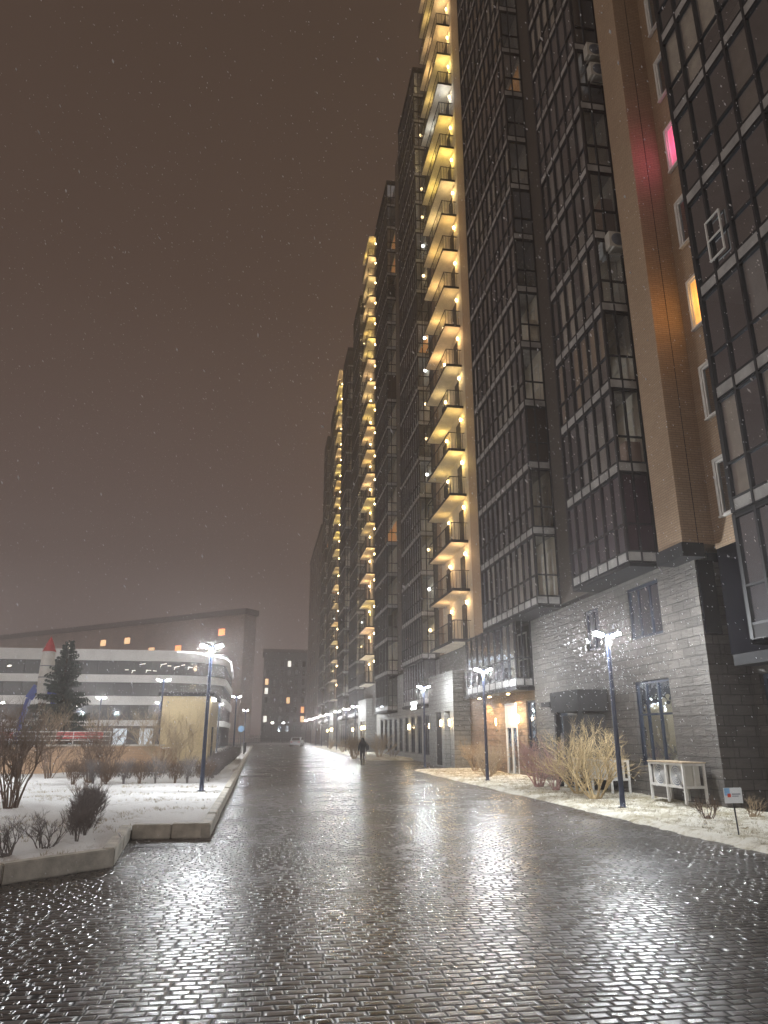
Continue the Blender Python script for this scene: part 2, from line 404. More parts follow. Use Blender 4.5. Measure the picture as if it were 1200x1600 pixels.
# left bed inside its low concrete kerb
KP = [(-9.0, 5.6), (-3.34, 11.34), (-2.10, 12.54), (-2.36, 15.62), (-.86, 15.53), (-.92, 120)]
def left_in_poly(x, y):
    poly = [(-60, 5.6)]+KP+[(-60, 120)]
    c = False; n = len(poly)
    for i in range(n):
        x1, y1 = poly[i]; x2, y2 = poly[(i+1) % n]
        if (y1 > y) != (y2 > y) and x < (x2-x1)*(y-y1)/(y2-y1)+x1: c = not c
    return c
def left_z(x, y): return .17+.07*nzf(x, y, .55)+.035*nzf(x, y, 1.9)+.02*nzf(x, y, 5.3)+.012*nzf(x, y, 11)
lb = MB(); xs = [-1.04-.17*i for i in range(75)]; ys = frange(6, 40, .17); idx = {}
for i, x in enumerate(xs):
    for j, y in enumerate(ys):
        if left_in_poly(x+.0, y-.0): idx[i, j] = len(lb.v); lb.v.append((x, y, left_z(x, y)))
for i in range(len(xs)-1):
    for j in range(len(ys)-1):
        q = [(i, j), (i, j+1), (i+1, j+1), (i+1, j)]
        if all(t in idx for t in q): lb.f.append(tuple(idx[t] for t in q))
tag(lb.build('snow_bed', 'snow', smooth=True), kind='structure')
lb = MB(); xs = [-1.04-1.0*i for i in range(60)]; ys = frange(39.9, 119.9, 1.0); idx = {}
for i, x in enumerate(xs):
    for j, y in enumerate(ys): idx[i, j] = len(lb.v); lb.v.append((x, y, .17+.07*nzf(x, y, .55)))
for i in range(len(xs)-1):
    for j in range(len(ys)-1): lb.f.append(tuple(idx[t] for t in ((i, j), (i, j+1), (i+1, j+1), (i+1, j))))
tag(lb.build('snow_field', 'snow', smooth=True), kind='structure')
lb = MB(); lb.quad((-60, -6, .16), (-13.6, -6, .16), (-13.6, 40, .16), (-60, 40, .16))
tag(lb.build('snow_lawn', 'snow'), kind='structure')

# kerb blocks: each block a stone of its own
def kerb_run(a, b, length, label, group, w=.2, h=.27):
    a = Vector((*a, 0)); b = Vector((*b, 0)); L = (b-a).length; n = max(1, round(L/length)); d = (b-a)/n
    rnd = random.Random(int(a.x*100+b.y*10))
    for i in range(n):
        p = a+d*i; q = a+d*(i+1); u = d.normalized(); nn = Vector((-u.y, u.x, 0))
        m = MB(p); g_ = .006; zt = h+rnd.uniform(-.012, .012); sh = rnd.uniform(-.008, .008)
        pa = p+u*g_; pb = q-u*g_
        bm = bmesh.new(); vs = []
        for z, ww in ((0, w), (zt, w)):
            vs.append([bm.verts.new((c-p+Vector((0, 0, z)))) for c in (pa+nn*sh, pb+nn*sh, pb+nn*(ww+sh), pa+nn*(ww+sh))])
        bm.faces.new(vs[0][::-1]); bm.faces.new(vs[1])
        for k in range(4): bm.faces.new((vs[0][k], vs[0][(k+1) % 4], vs[1][(k+1) % 4], vs[1][k]))
        bmesh.ops.bevel(bm, geom=bm.edges[:], offset=.018, segments=2, affect='EDGES')
        me = D.meshes.new('kerb_stone'); bm.to_mesh(me); bm.free(); me.materials.append(M['kerb'])
        o = D.objects.new('kerb_stone', me); COL.objects.link(o); o.location = p
        tag(o, label, 'kerb stone', group)
kerb_run(KP[0], KP[1], 1.2, 'long pale kerb stone running out at the left edge of the photo', 'kerb stones at the left edge')
kerb_run(KP[1], KP[2], 1.2, 'pale kerb stone at the slanting front corner of the snow bed', 'kerb stone in front')
kerb_run(KP[2], KP[3], 1.55, 'receding pale kerb stone on the left side of the grate notch', 'kerb stones by the notch')
kerb_run(KP[3], KP[4], .8, 'stained kerb stone facing the viewer behind the drain grate', 'kerb stones behind the grate')
kerb_run(KP[4], KP[5], 2.0, 'pale kerb stone in the long straight row along the left side of the road', 'kerb stones along the road')

# drain grate in the notch of the kerb
t = thing('drain_grate', 'slotted steel drain grate set in the paving at the kerb notch', 'grate', (-1.75, 14.9, 0))
m = MB(t.location)
m.box(-2.15, -1.2, 14.55, 14.575, -.01, .008).box(-2.15, -1.2, 14.975, 15.0, -.01, .008)
for i in range(20): m.box(-2.15+i*.0495, -2.15+i*.0495+.018, 14.575, 14.975, -.01, .006)
m.build('grate_bars', 'steel', t)

# dry grass poking through the snow
rnd = random.Random(17); gr = MB()
def tuft(x, y, z, h):
    for q in range(rnd.randint(2, 5)):
        dx, dy = rnd.gauss(0, .05), rnd.gauss(0, .05); bx, by = x+rnd.gauss(0, .03), y+rnd.gauss(0, .03); w = .004
        gr.quad((bx-w, by, z-.01), (bx+w, by, z-.01), (bx+dx, by+dy, z+h*rnd.uniform(.5, 1.1)))
for k in range(4200):
    x = rnd.uniform(8.85, 12); y = rnd.uniform(9, 40); tuft(x, y, right_z(x, y), .06)
for k in range(4200):
    x = rnd.uniform(-9, -1.2); y = rnd.uniform(9, 30)
    if left_in_poly(x+.25, y-.2) and mn.noise(Vector((x*.7, y*.7, 1.2))) > .16: tuft(x, y, left_z(x, y), .07)
tag(gr.build('dry_grass', mat_plain('dry_grass_blades', (.34, .27, .14), .8, 0, .4, 5)), kind='stuff')

# ------------------------------------------------------------------ street lamps
def lamp_mesh(root, H, yaw=0.0):
    m = MB(); prof = [(.13, 0), (.13, .02), (.075, .03), (.07, .5), (.05, H-.12)]
    m.lathe(prof, (0, 0, 0), 12); m.disc((0, 0, H-.12), (0, 0, 1), .05, 12)
    m.build('pole', 'pole', root, True)
    m = MB(); m.box(-.12, .12, -.022, .022, H-.14, H-.09); m.build('arm', 'pole', root)
    for s in (-1, 1):
        ang = R(16)*s
        mat = Matrix.Translation((s*.10, 0, H-.10)) @ Matrix.Rotation(ang*-1, 4, 'Y')
        def tp(p): return tuple(mat @ Vector(p))
        hm = MB(); hm.box(0, .29, -.09, .09, 0, .045) if s > 0 else hm.box(-.29, 0, -.09, .09, 0, .045)
        hm.v = [tp(p) for p in hm.v]
        h = hm.build('lamp_head', 'pole', root)
        lm = MB(); a, b = (.03, .27) if s > 0 else (-.27, -.03)
        lm.box(a, b, -.10, .10, -.085, -.002); lm.v = [tp(p) for p in lm.v]
        lm.build('led_panel', 'led', h)
def lamp_lights(root, H, power, far=False):
    for s in ((-1, 1) if not far else (0,)):
        light(root, 'POINT', (s*.26, 0, H-.25), power*(1 if not far else 2), (.93, .97, 1.0), .08)
def street_lamp(x, y, z, H, label, group, power=540, far=False):
    t = thing('street_lamp', label, 'street lamp', (x, y, z), group)
    lamp_mesh(t, H); lamp_lights(t, H, power, far)
    return t
RG = 'street lamps along the right side'
RL = {18.95: 'navy street lamp nearest the white air conditioner cage on the right snow strip',
      30.8: 'navy street lamp on the snow strip before the warm lit brown stone wall',
      42.8: 'navy street lamp at the far tip of the right snow strip by the grey entrance'}
for yy in (18.95, 30.8, 42.8):
    street_lamp(9.6, yy, .09, 4.66, RL[yy], RG, {18.95: 560, 30.8: 460, 42.8: 340}[yy])
far_lab = ['nearest', 'second', 'third', 'fourth', 'fifth', 'sixth', 'seventh', 'farthest']
for k, yy in enumerate((75, 83, 93, 105, 116, 128, 140, 156)):
    street_lamp(9.6, yy, .08, 4.66, '%s lamp of the distant twin head row past the far bushes on the right' % far_lab[k], RG, 1250, True)
street_lamp(9.6, 6.9, .09, 4.66, 'navy street lamp on the right snow strip just outside the photo', RG, 330)
LG = 'street lamps on the left side'
street_lamp(-1.78, 25.6, .17, 4.8, 'tall navy twin head street lamp alone on the left snow bed', LG, 620)
street_lamp(-2.0, 62, .2, 4.8, 'navy lamp post at the end of the distant dark hedge left of the road', LG, 520, True)
street_lamp(-1.9, 98, .2, 4.8, 'small far lamp post left of the road near the blue sign', LG, 520, True)
street_lamp(-13.2, 29, .2, 4.8, 'navy street lamp on the left snow just outside the photo', LG, 1500)
BG = 'lamps in the yard beyond the buff wall'
for k, (x, y, l) in enumerate(((-13.5, 66, 'yard lamp beyond the railing just right of the spruce'),
        (-5.55, 43.2, 'yard lamp standing left of the beige hut, nearest of its line'),
        (-9.8, 75, 'yard lamp left of the beige hut, second of its line'),
        (-13.6, 102, 'yard lamp left of the beige hut, farthest of its line'),
        (-4.2, 78, 'yard lamp right of the beige hut'),
        (-19.5, 84, 'low looking yard lamp before the mall doors'),
        (-25.5, 78, 'yard lamp at the left edge of the photo before the mall'))):
    street_lamp(x, y, .2, 4.8, l, BG, 620 if k == 1 else 1700, True)

# ------------------------------------------------------------------ the long apartment building
ST = 2.97; Z0 = 7.05; NST = 18; ZT = Z0+NST*ST
def glazed_storey(root, org, rnd, X0, X1, ya, yb, z, npan, style, window=True, near=True, band='band'):
    """one storey of an enclosed loggia: dark frame, pale floor panel, panes and what is behind them"""
    m = MB(org); w = .038
    n = npan; dy = (yb-ya)/n
    zb = z+.33; zr = z+1.22; zt = z+ST
    for i in range(n+1):
        y = ya+dy*i; ww = w*(1.6 if i in (0, n) else 1.0)
        y0 = min(max(y-ww, ya), yb-2*ww) if i in (0, n) else y-ww
        m.box(X0-.025, X0+.07, y0, y0+2*ww, z, zt-.002)
    for za, zc in ((z-.015, z+.015), (zb-.03, zb+.03), (zr-.028, zr+.028), (zt-.10, zt-.06)):
        for i in range(n):
            m.box(X0-.018, X0+.06, ya+dy*i+w+.001, ya+dy*(i+1)-w-.001, za, zc)
    xa = X0+.07; xm = X0+.07+(X1-X0)*.36
    if near:
        m.box(xm-.03, xm+.03, ya-.02, ya+.06, z, zt-.002); m.box(X1-.07, X1-.002, ya-.02, ya+.06, z, zt-.002)
        for za, zc in ((z-.015, z+.015), (zb-.03, zb+.03), (zr-.028, zr+.028), (zt-.10, zt-.06)):
            m.box(xa+.001, xm-.031, ya-.014, ya+.05, za, zc); m.box(xm+.031, X1-.071, ya-.014, ya+.05, za, zc)
    fr = m.build('glazed_bay', 'frame', root)
    b = MB(org); b.box(X0-.008, X1-.003, ya-.004, yb-.004, z+.018, z+.297); b.build('floor_band', band, fr)
    p = MB(org); pz0, pz1 = z+.297, zt+.015
    p.quad((X0+.03, ya+.03, pz0), (X0+.03, yb-.03, pz0), (X0+.03, yb-.03, pz1), (X0+.03, ya+.03, pz1))
    if near: p.quad((X0+.03, ya+.03, pz0), (X0+.03, ya+.03, pz1), (X1-.004, ya+.03, pz1), (X1-.004, ya+.03, pz0))
    gm = {'clear': 'glass', 'dark': 'glass_dark', 'brown': 'glass_brown', 'purple': 'glass_purple', 'panel': 'glass_panel', 'lit': 'glass', 'tan': 'glass'}[style]
    p.build('pane', gm, fr)
    if style in ('clear', 'dark', 'tan'):
        c = MB(org); cnt = 0
        for i in range(n):
            if rnd.random() < (.5 if style != 'tan' else .8):
                lo = z+.34 if rnd.random() < .6 else zr; hi = zt-.07
                y0 = ya+dy*i+w; y1 = ya+dy*(i+1)-w
                for q in range(3):
                    a = y0+(y1-y0)*q/3; bb = y0+(y1-y0)*(q+1)/3; off = .10+.03*(q % 2)
                    c.quad((X0+off, a, lo), (X0+.10+.03*((q+1) % 2), bb, lo), (X0+.10+.03*((q+1) % 2), bb, hi), (X0+off, a, hi))
                cnt += 1
        if cnt: c.build('curtain', 'curtain_tan' if style == 'tan' else rnd.choice(['curtain', 'curtain', 'curtain_grey']), fr)
    if near and style in ('clear', 'tan') and rnd.random() < .4:
        c = MB(org); hh = rnd.uniform(.8, 1.9); x0 = rnd.uniform(.2, .45)
        c.box(X0+x0, X1-.11, ya+.12, ya+.12+rnd.uniform(.3, .5), z+.3, z+.3+hh); c.build('cupboard', rnd.choice(['curtain', 'dark', 'panel_far', 'white']), fr)
    if style == 'lit':
        c = MB(org); c.box(X1-.06, X1-.05, ya+.3, yb-.3, z+.5, z+2.5); c.build('lit_room', 'lit_dim', fr)
    elif window and style in ('clear', 'dark', 'tan'):
        wd = MB(org); yc = ya+1.0 if yb-ya > 3 else (ya+yb)/2
        for (a, bb, zz0, zz1) in ((yc-.6, yc-.53, z+.4, z+2.45), (yc+.53, yc+.6, z+.4, z+2.45), (yc-.53, yc+.53, z+2.38, z+2.45), (yc-.53, yc+.53, z+1.2, z+1.27), (yc-.035, yc+.035, z+.4, z+2.38)):
            wd.box(X1-.10, X1-.05, a, bb, zz0, zz1)
        wf = wd.build('balcony_window', 'white', fr)
    return fr
def bay(root, org, seed, X0, X1, ya, yb, npan, z0=Z0, n=NST, styles=None, near=True, window=True):
    rnd = random.Random(seed); out = []
    for k in range(n):
        st = (styles or {}).get(k) or rnd.choices(['clear', 'dark', 'brown', 'tan', 'panel', 'lit'], [9, 2.5, 1.2, 1, .5, .35])[0]
        out.append(glazed_storey(root, org, rnd, X0, X1, ya, yb, z0+k*ST, npan, st, window, near))
    m = MB(org); zt = z0+n*ST; m.box(X0-.05, X1-.003, ya-.04, yb+.04, zt+.002, zt+.45); m.build('roof_edge', 'dark', root)
    lw = MB(org); lw.box(X1-.045, X1-.006, ya, yb, z0+.3, zt-.002); lw.build('loggia_wall', 'loggia', root)
    sf = MB(org); sf.box(X0-.01, X1-.006, ya-.01, yb+.01, z0-.16, z0-.035); sf.build('soffit', 'dark', root)
    fw = MB(org); fw.box(X0+.001, X1-.006, yb, yb+.04, z0, zt); fw.build('end_wall', 'dark', root)
    return out

def window_part(root, org, X, ya, yb, za, zb, fmat='navy', gmat='window', depth=.16, mull=(.5,), rail=.62, wf=.07, reveal=None, pane_in=True):
    """a window in a wall facing the street at x = X: frame, pane, reveal"""
    m = MB(org); x0, x1 = X-.02, X+.06
    m.box(x0, x1, ya, ya+wf, za, zb).box(x0, x1, yb-wf, yb, za, zb)
    m.box(x0, x1, ya+wf, yb-wf, zb-wf, zb).box(x0, x1, ya+wf, yb-wf, za, za+wf)
    for f in mull:
        y = ya+(yb-ya)*f; m.box(x0+.006, x1, y-wf*.45, y+wf*.45, za+wf, zb-wf)
    if rail:
        z = za+(zb-za)*rail
        ys = [ya+wf]+[ya+(yb-ya)*f for f in mull]+[yb-wf]
        for i in range(len(ys)-1):
            a = ys[i]+(wf*.45+.001 if i else 0); b = ys[i+1]-(wf*.45+.001 if i < len(ys)-2 else 0)
            m.box(x0+.012, x1, a, b, z-.03, z+.03)
    fr = m.build('window', fmat, root)
    p = MB(org); p.quad((X+.02, ya+.02, za+.02), (X+.02, yb-.02, za+.02), (X+.02, yb-.02, zb-.02), (X+.02, ya+.02, zb-.02)); p.build('pane', gmat, fr)
    if reveal:
        r = MB(org); r.box(X-.05, X+.02, ya-.1, ya-.001, za-.0, zb+.09).box(X-.05, X+.02, yb+.001, yb+.1, za, zb+.09).box(X-.05, X+.02, ya, yb, zb+.002, zb+.09)
        r.box(X-.09, X+.02, ya-.1, yb+.1, za-.05, za-.003)
        r.build('surround', reveal, fr)
    return fr

def balcony(root, org, y0, y1, z, rnd, light_on=True, tint=None, Xw=11.9, X0=10.85):
    s = MB(org); s.box(X0, Xw-.002, y0, y1, z, z+.13); sl = s.build('balcony', 'slab', root)
    m = MB(org); zt = z+.13
    m.box(X0-.03, X0-.002, y0-.03, y1+.03, z-.02, z+.15).box(X0-.002, Xw-.004, y0-.03, y0-.002, z-.02, z+.15).box(X0-.002, Xw-.004, y1+.002, y1+.03, z-.02, z+.15)
    n = 20
    for i in range(n+1):
        y = y0+(y1-y0)*i/n; r = .011 if i % 5 else .02
        m.box(X0+.005, X0+.005+2*r, y-r, y+r, zt, zt+1.08)
    for i in range(1, 5):
        x = X0+(Xw-X0)*i/4.6; r = .011
        m.box(x-r, x+r, y0+.005, y0+.005+2*r, zt, zt+1.08); m.box(x-r, x+r, y1-.005-2*r, y1-.005, zt, zt+1.08)
    m.box(X0-.005, X0+.045, y0-.01, y1+.01, zt+1.082, zt+1.12).box(X0+.046, Xw-.003, y0, y0+.04, zt+1.082, zt+1.12).box(X0+.046, Xw-.003, y1-.04, y1, zt+1.082, zt+1.12)
    m.build('railing', 'frame', sl)
    for yc in (y0+1.25, y0+4.75):
        d = MB(org); d.box(Xw-.05, Xw-.003, yc-.45, yc-.38, zt, zt+2.25).box(Xw-.05, Xw-.003, yc+.38, yc+.45, zt, zt+2.25).box(Xw-.05, Xw-.003, yc-.38, yc+.38, zt+2.17, zt+2.25)
        d.box(Xw-.03, Xw-.004, yc-.38, yc+.38, zt, zt+2.17)
        d.build('balcony_door', 'frame', sl)
    warm = tint or (1.0, rnd.uniform(.60, .74), rnd.uniform(.13, .32))
    for yc in (y0+.45, y0+5.45-1.4):
        zl = z+ST-.60
        l = MB(org); l.lathe([(.001, -.10), (.045, -.085), (.055, 0), (.045, .085), (.001, .10)], (Xw-.10, yc, zl), 8)
        lo = l.build('wall_lamp', 'warm', sl)
        b = MB(org); b.box(Xw-.05, Xw-.002, yc-.03, yc+.03, zl-.05, zl+.05); b.build('lamp_bracket', 'frame', lo)
        if light_on: light(root, 'POINT', Vector((Xw-.48, yc, zl-.04))-Vector(org), (22 if tint else 40)*rnd.choice([.55, .8, 1, 1, 1.2, 1.35]), warm, .05)
    return sl

def tower(root, org, y0, seed, n=19):
    """open balconies, one above another, with two wall lamps each"""
    rnd = random.Random(seed)
    m = MB(org); m.box(11.9, 12.6, y0-.5, y0+6.6, Z0, 64.6); m.build('wall', 'plaster', root)
    m = MB(org); m.box(11.86, 12.6, y0+6.602, y0+7.6, Z0, 64.6); m.build('wall', 'brick', root)
    m = MB(org); m.box(11.8, 22, y0-2.6, y0+7.7, 64.6, 65.0); m.build('roof', 'dark', root)
    for k in range(n):
        z = Z0+.02+k*ST
        balcony(root, org, y0+.05, y0+6.05, z, rnd, True, (.86, .95, 1.0) if (k == 13 and seed == 1) else None)
    s = MB(org); s.box(10.85, 11.898, y0+.05, y0+6.05, Z0+.02+n*ST, Z0+.15+n*ST); s.build('top_slab', 'slab', root)

def brick_windows(root, org, X, ya, yb, lits, n=NST, z0=Z0, off=.72, h=1.6):
    for k in range(n):
        gm = lits.get(k, 'window')
        window_part(root, org, X, ya, yb, z0+off+k*ST, z0+off+h+k*ST, 'white', gm, reveal='white', mull=(.45,), rail=None)

ORG0 = Vector((12, 22, 0))
s0 = thing('apartment_building', 'nearest apartment block with dark glazed loggias, tan brick pillar and stone clad foot', 'building', ORG0)
# body behind every bay
m = MB(ORG0); m.box(12, 24, 24.0, 39.55, Z0, ZT+.3); m.box(12, 24, 18.6, 24.0, Z0, ZT+.3); m.build('wall', 'brick_grey', s0)
m = MB(ORG0); m.box(11.9, 12, 35.05, 39.598, Z0, 64.6); m.build('wall', 'brick', s0)
m = MB(ORG0); m.box(11.5, 13.2, 17.7, 18.95, Z0+.05, ZT+.3); m.build('brick_pillar', 'brick', s0)
m = MB(ORG0); m.box(11.42, 12.1, 17.62, 19.0, Z0-.35, Z0+.05); m.build('pillar_base', 'dark', s0)
m = MB(ORG0); m.box(12.5, 24, 4, 17.69, Z0-.1, ZT+.3); m.build('recessed_wall', 'brick', s0)
m = MB(ORG0); m.box(12.52, 24, 4, 17.69, 4.0, Z0-.101); m.build('recessed_wall', 'matte_dark', s0)
m = MB(ORG0); m.box(12.03, 12.515, 17.93, 17.977, 4.6, 6.68); m.build('dark_panel', 'matte_dark', s0)
m = MB(ORG0); m.box(12.1, 24, 4, 39.5, ZT+.301, ZT+.7); m.build('roof', 'roof', s0)
brick_windows(s0, ORG0, 12.47, 15.5, 17.1, {2: 'lit_orange', 4: 'lit_pink'})
for zc, cc, pw in ((14.55, (1, .5, .12), 22), (20.5, (1, .2, .4), 20)):
    light(s0, 'POINT', Vector((12.32, 16.5, zc))-ORG0, pw, cc, .15)
m = MB(ORG0); m.box(11.985, 12.0, 17.69, 17.699, Z0+.06, ZT+.3); m.build('panel_joint', 'frame', s0)
bay(s0, ORG0, 11, 11.0, 12.0, 27.4, 35.0, 10, styles={0: 'clear', 1: 'dark', 2: 'brown', 3: 'clear', 4: 'clear', 5: 'dark', 6: 'brown', 7: 'clear', 8: 'dark', 9: 'lit'})
bay(s0, ORG0, 12, 11.0, 12.0, 19.8, 24.0, 6, styles={0: 'purple', 1: 'clear', 2: 'tan', 3: 'clear', 4: 'clear', 5: 'clear', 6: 'brown', 7: 'brown', 8: 'clear', 9: 'clear', 10: 'dark'})
bay(s0, ORG0, 13, 11.0, 12.5, 5.8, 14.75, 11, styles={0: 'clear', 1: 'clear', 2: 'dark', 3: 'dark', 4: 'clear', 5: 'clear', 6: 'clear', 7: 'dark'})
m = MB(ORG0); x0, x1 = 10.93, 10.97
m.box(x0, x1, 13.42, 13.46, 13.62, 14.82).box(x0, x1, 13.98, 14.02, 13.62, 14.82).box(x0, x1, 13.46, 13.98, 14.78, 14.82).box(x0, x1, 13.46, 13.98, 13.62, 13.66).box(x0, x1, 13.46, 13.98, 14.2, 14.24)
m.build('white_casement', 'white', s0)
# lower glazing of the two long bays
glazed_storey(s0, ORG0, random.Random(3), 11.2, 12.0, 31.0, 39.0, 4.02, 8, 'dark', True)
m = MB(ORG0); m.box(11.15, 12.0, 30.95, 39.05, 3.82, 3.985); m.build('soffit', 'dark', s0)
glazed_storey(s0, ORG0, random.Random(4), 11.0, 12.5, 5.8, 14.75, 4.02, 11, 'panel', False, True, 'panel_grey')
m = MB(ORG0); m.box(10.98, 12.49, 5.7, 14.77, 3.9, 3.985); m.build('soffit', 'matte_dark', s0)
# stone clad foot
def wall_with_holes(org, X0, X1, y0, y1, z0, z1, holes):
    m = MB(org); ys = sorted({y0, y1, *[h[0] for h in holes], *[h[1] for h in holes]}); zs = sorted({z0, z1, *[h[2] for h in holes], *[h[3] for h in holes]})
    for i in range(len(ys)-1):
        for j in range(len(zs)-1):
            yc = (ys[i]+ys[i+1])/2; zc = (zs[j]+zs[j+1])/2
            if not any(h[0] < yc < h[1] and h[2] < zc < h[3] for h in holes):
                m.box(X0, X1, ys[i], ys[i+1], zs[j], zs[j+1])
    return m
H1 = [(20.05, 22.2, 1.0, 3.57), (20.05, 22.1, 4.9, 6.6), (24.2, 25.4, 4.9, 6.4), (30.3, 32.7, 1.2, 3.43), (27.6, 28.8, 1.9, 3.1)]
wall_with_holes(ORG0, 12.0, 12.4, 18.0, 31.0, 0, Z0-.17, [h for h in H1 if h[1] < 31]).build('stone_wall', 'stone', s0)
wall_with_holes(ORG0, 12.2, 12.6, 31.0, 42.0, 0, 3.9, [(31.1, 32.7, 1.2, 3.43), (34.0, 35.7, .1, 3.4)]).build('stone_wall', 'stone_brown', s0)
m = MB(ORG0); m.box(12.002, 13.2, 18.001, 18.3, 0, 0.001); 
m = MB(ORG0); m.box(12.41, 13.4, 17.98, 18.3, 0, Z0-.4); m.build('stone_wall', 'stone', s0)
wall_with_holes(ORG0, 13.2, 13.6, 4, 17.97, 0, 4.0, [(13.5, 17.6, 1.0, 3.5), (8.5, 12.5, 1.0, 3.5)]).build('stone_wall', 'stone', s0)
m = MB(ORG0); m.box(12.5, 13.2, 4, 17.6, 3.7, 3.99); m.build('soffit', 'dark', s0)
window_part(s0, ORG0, 12.10, 20.05, 22.2, 1.0, 3.57, mull=(.38, .72), rail=.6, wf=.10)
window_part(s0, ORG0, 12.10, 20.05, 22.1, 4.9, 6.6, mull=(.35, .7), rail=None, wf=.09)
window_part(s0, ORG0, 12.10, 24.2, 25.4, 4.9, 6.4, mull=(.5,), rail=None, wf=.09)
window_part(s0, ORG0, 12.10, 27.6, 28.8, 1.9, 3.1, mull=(), rail=None, wf=.09)
window_part(s0, ORG0, 12.30, 31.1, 32.7, 1.2, 3.43, mull=(.5,), rail=.65, wf=.09)
wnd = window_part(s0, ORG0, 13.32, 13.5, 17.6, 1.0, 3.5, mull=(.33, .72), rail=.58, wf=.13)
q = MB(ORG0); q.box(13.36, 13.37, 14.7, 16.3, 2.45, 3.35); q.build('blind', 'lit_green', wnd)
window_part(s0, ORG0, 13.32, 8.5, 12.5, 1.0, 3.5, mull=(.33, .72), rail=.58, wf=.13)
m = MB(ORG0); m.box(13.7, 24, 4.2, 17.9, 0, 3.99).box(12.7, 24, 18.4, 42, 0, Z0-.01); m.build('core', 'dark', s0)
q = MB(ORG0); q.box(12.36, 12.37, 20.7, 21.2, 1.2, 2.0); q.build('paper_notice', 'white', s0)
# glass entrance door under the lower bay
d = MB(ORG0)
d.box(12.18, 12.26, 34.0, 34.1, .1, 3.4).box(12.18, 12.26, 35.6, 35.7, .1, 3.4).box(12.18, 12.26, 34.1, 35.6, 3.3, 3.4).box(12.18, 12.26, 34.1, 35.6, 2.25, 2.38).box(12.18, 12.26, 34.8, 34.9, .1, 2.25)
dr = d.build('entrance_door', 'white', s0)
q = MB(ORG0); q.quad((12.23, 34.1, 2.38), (12.23, 35.6, 2.38), (12.23, 35.6, 3.3), (12.23, 34.1, 3.3)); q.build('transom', mat_emit('lit_transom', (1, .72, .58), .3), dr)
q = MB(ORG0); q.quad((12.23, 34.1, .1), (12.23, 35.6, .1), (12.23, 35.6, 2.25), (12.23, 34.1, 2.25)); q.build('pane', 'window', dr)
# canopy over the service entrance
m = MB(ORG0); m.box(10.9, 11.998, 24.1, 26.6, 2.72, 3.45); m.build('entrance_canopy', 'dark', s0)
m = MB(ORG0); m.box(10.88, 11.9, 26.65, 27.5, 2.95, 3.12); m.build('awning', 'dark', s0)
for yy in (24.25, 26.3):
    m = MB(ORG0); m.box(10.95, 11.1, yy, yy+.15, .1, 2.718); m.build('canopy_post', 'dark', s0)
m = MB(ORG0); m.box(11.2, 11.998, 24.4, 26.25, .1, 2.6); m.build('vestibule', 'frame', s0)
# lamps of the recessed entrance
def soffit_lamp(root, org, p, power, col=(1.0, .62, .25), vis='warm'):
    l = MB(org); x, y, z = p; l.box(x-.06, x+.06, y-.06, y+.06, z-.05, z); l.build('downlight', vis, root)
    light(root, 'SPOT', Vector((x, y, z-.08))-Vector(org), power, col, .05, (0, 0, 0), 140, .5)
soffit_lamp(s0, ORG0, (11.7, 38.4, 3.81), 420)
soffit_lamp(s0, ORG0, (11.7, 36.6, 3.81), 160)
soffit_lamp(s0, ORG0, (11.7, 33.7, 3.81), 260, (1, .66, .4))
def sconce(root, org, x, y, z, mat='warm', r=.09, power=0, col=(1, .72, .4)):
    l = MB(org); l.lathe([(.002, -.2), (r*.8, -.16), (r, 0), (r*.8, .16), (.002, .2)], (x, y, z), 10); o = l.build('wall_lamp', mat, root)
    b = MB(org); b.box(x+.02, x+.14, y-.03, y+.03, z-.05, z+.05); b.build('lamp_bracket', 'frame', o)
    if power: light(root, 'POINT', Vector((x-.2, y, z))-Vector(org), power, col, .08)
sconce(s0, ORG0, 12.08, 33.6, 2.65, 'warm', .09, 30)
sconce(s0, ORG0, 12.08, 36.9, 2.55, 'warm_soft', .05, 25)

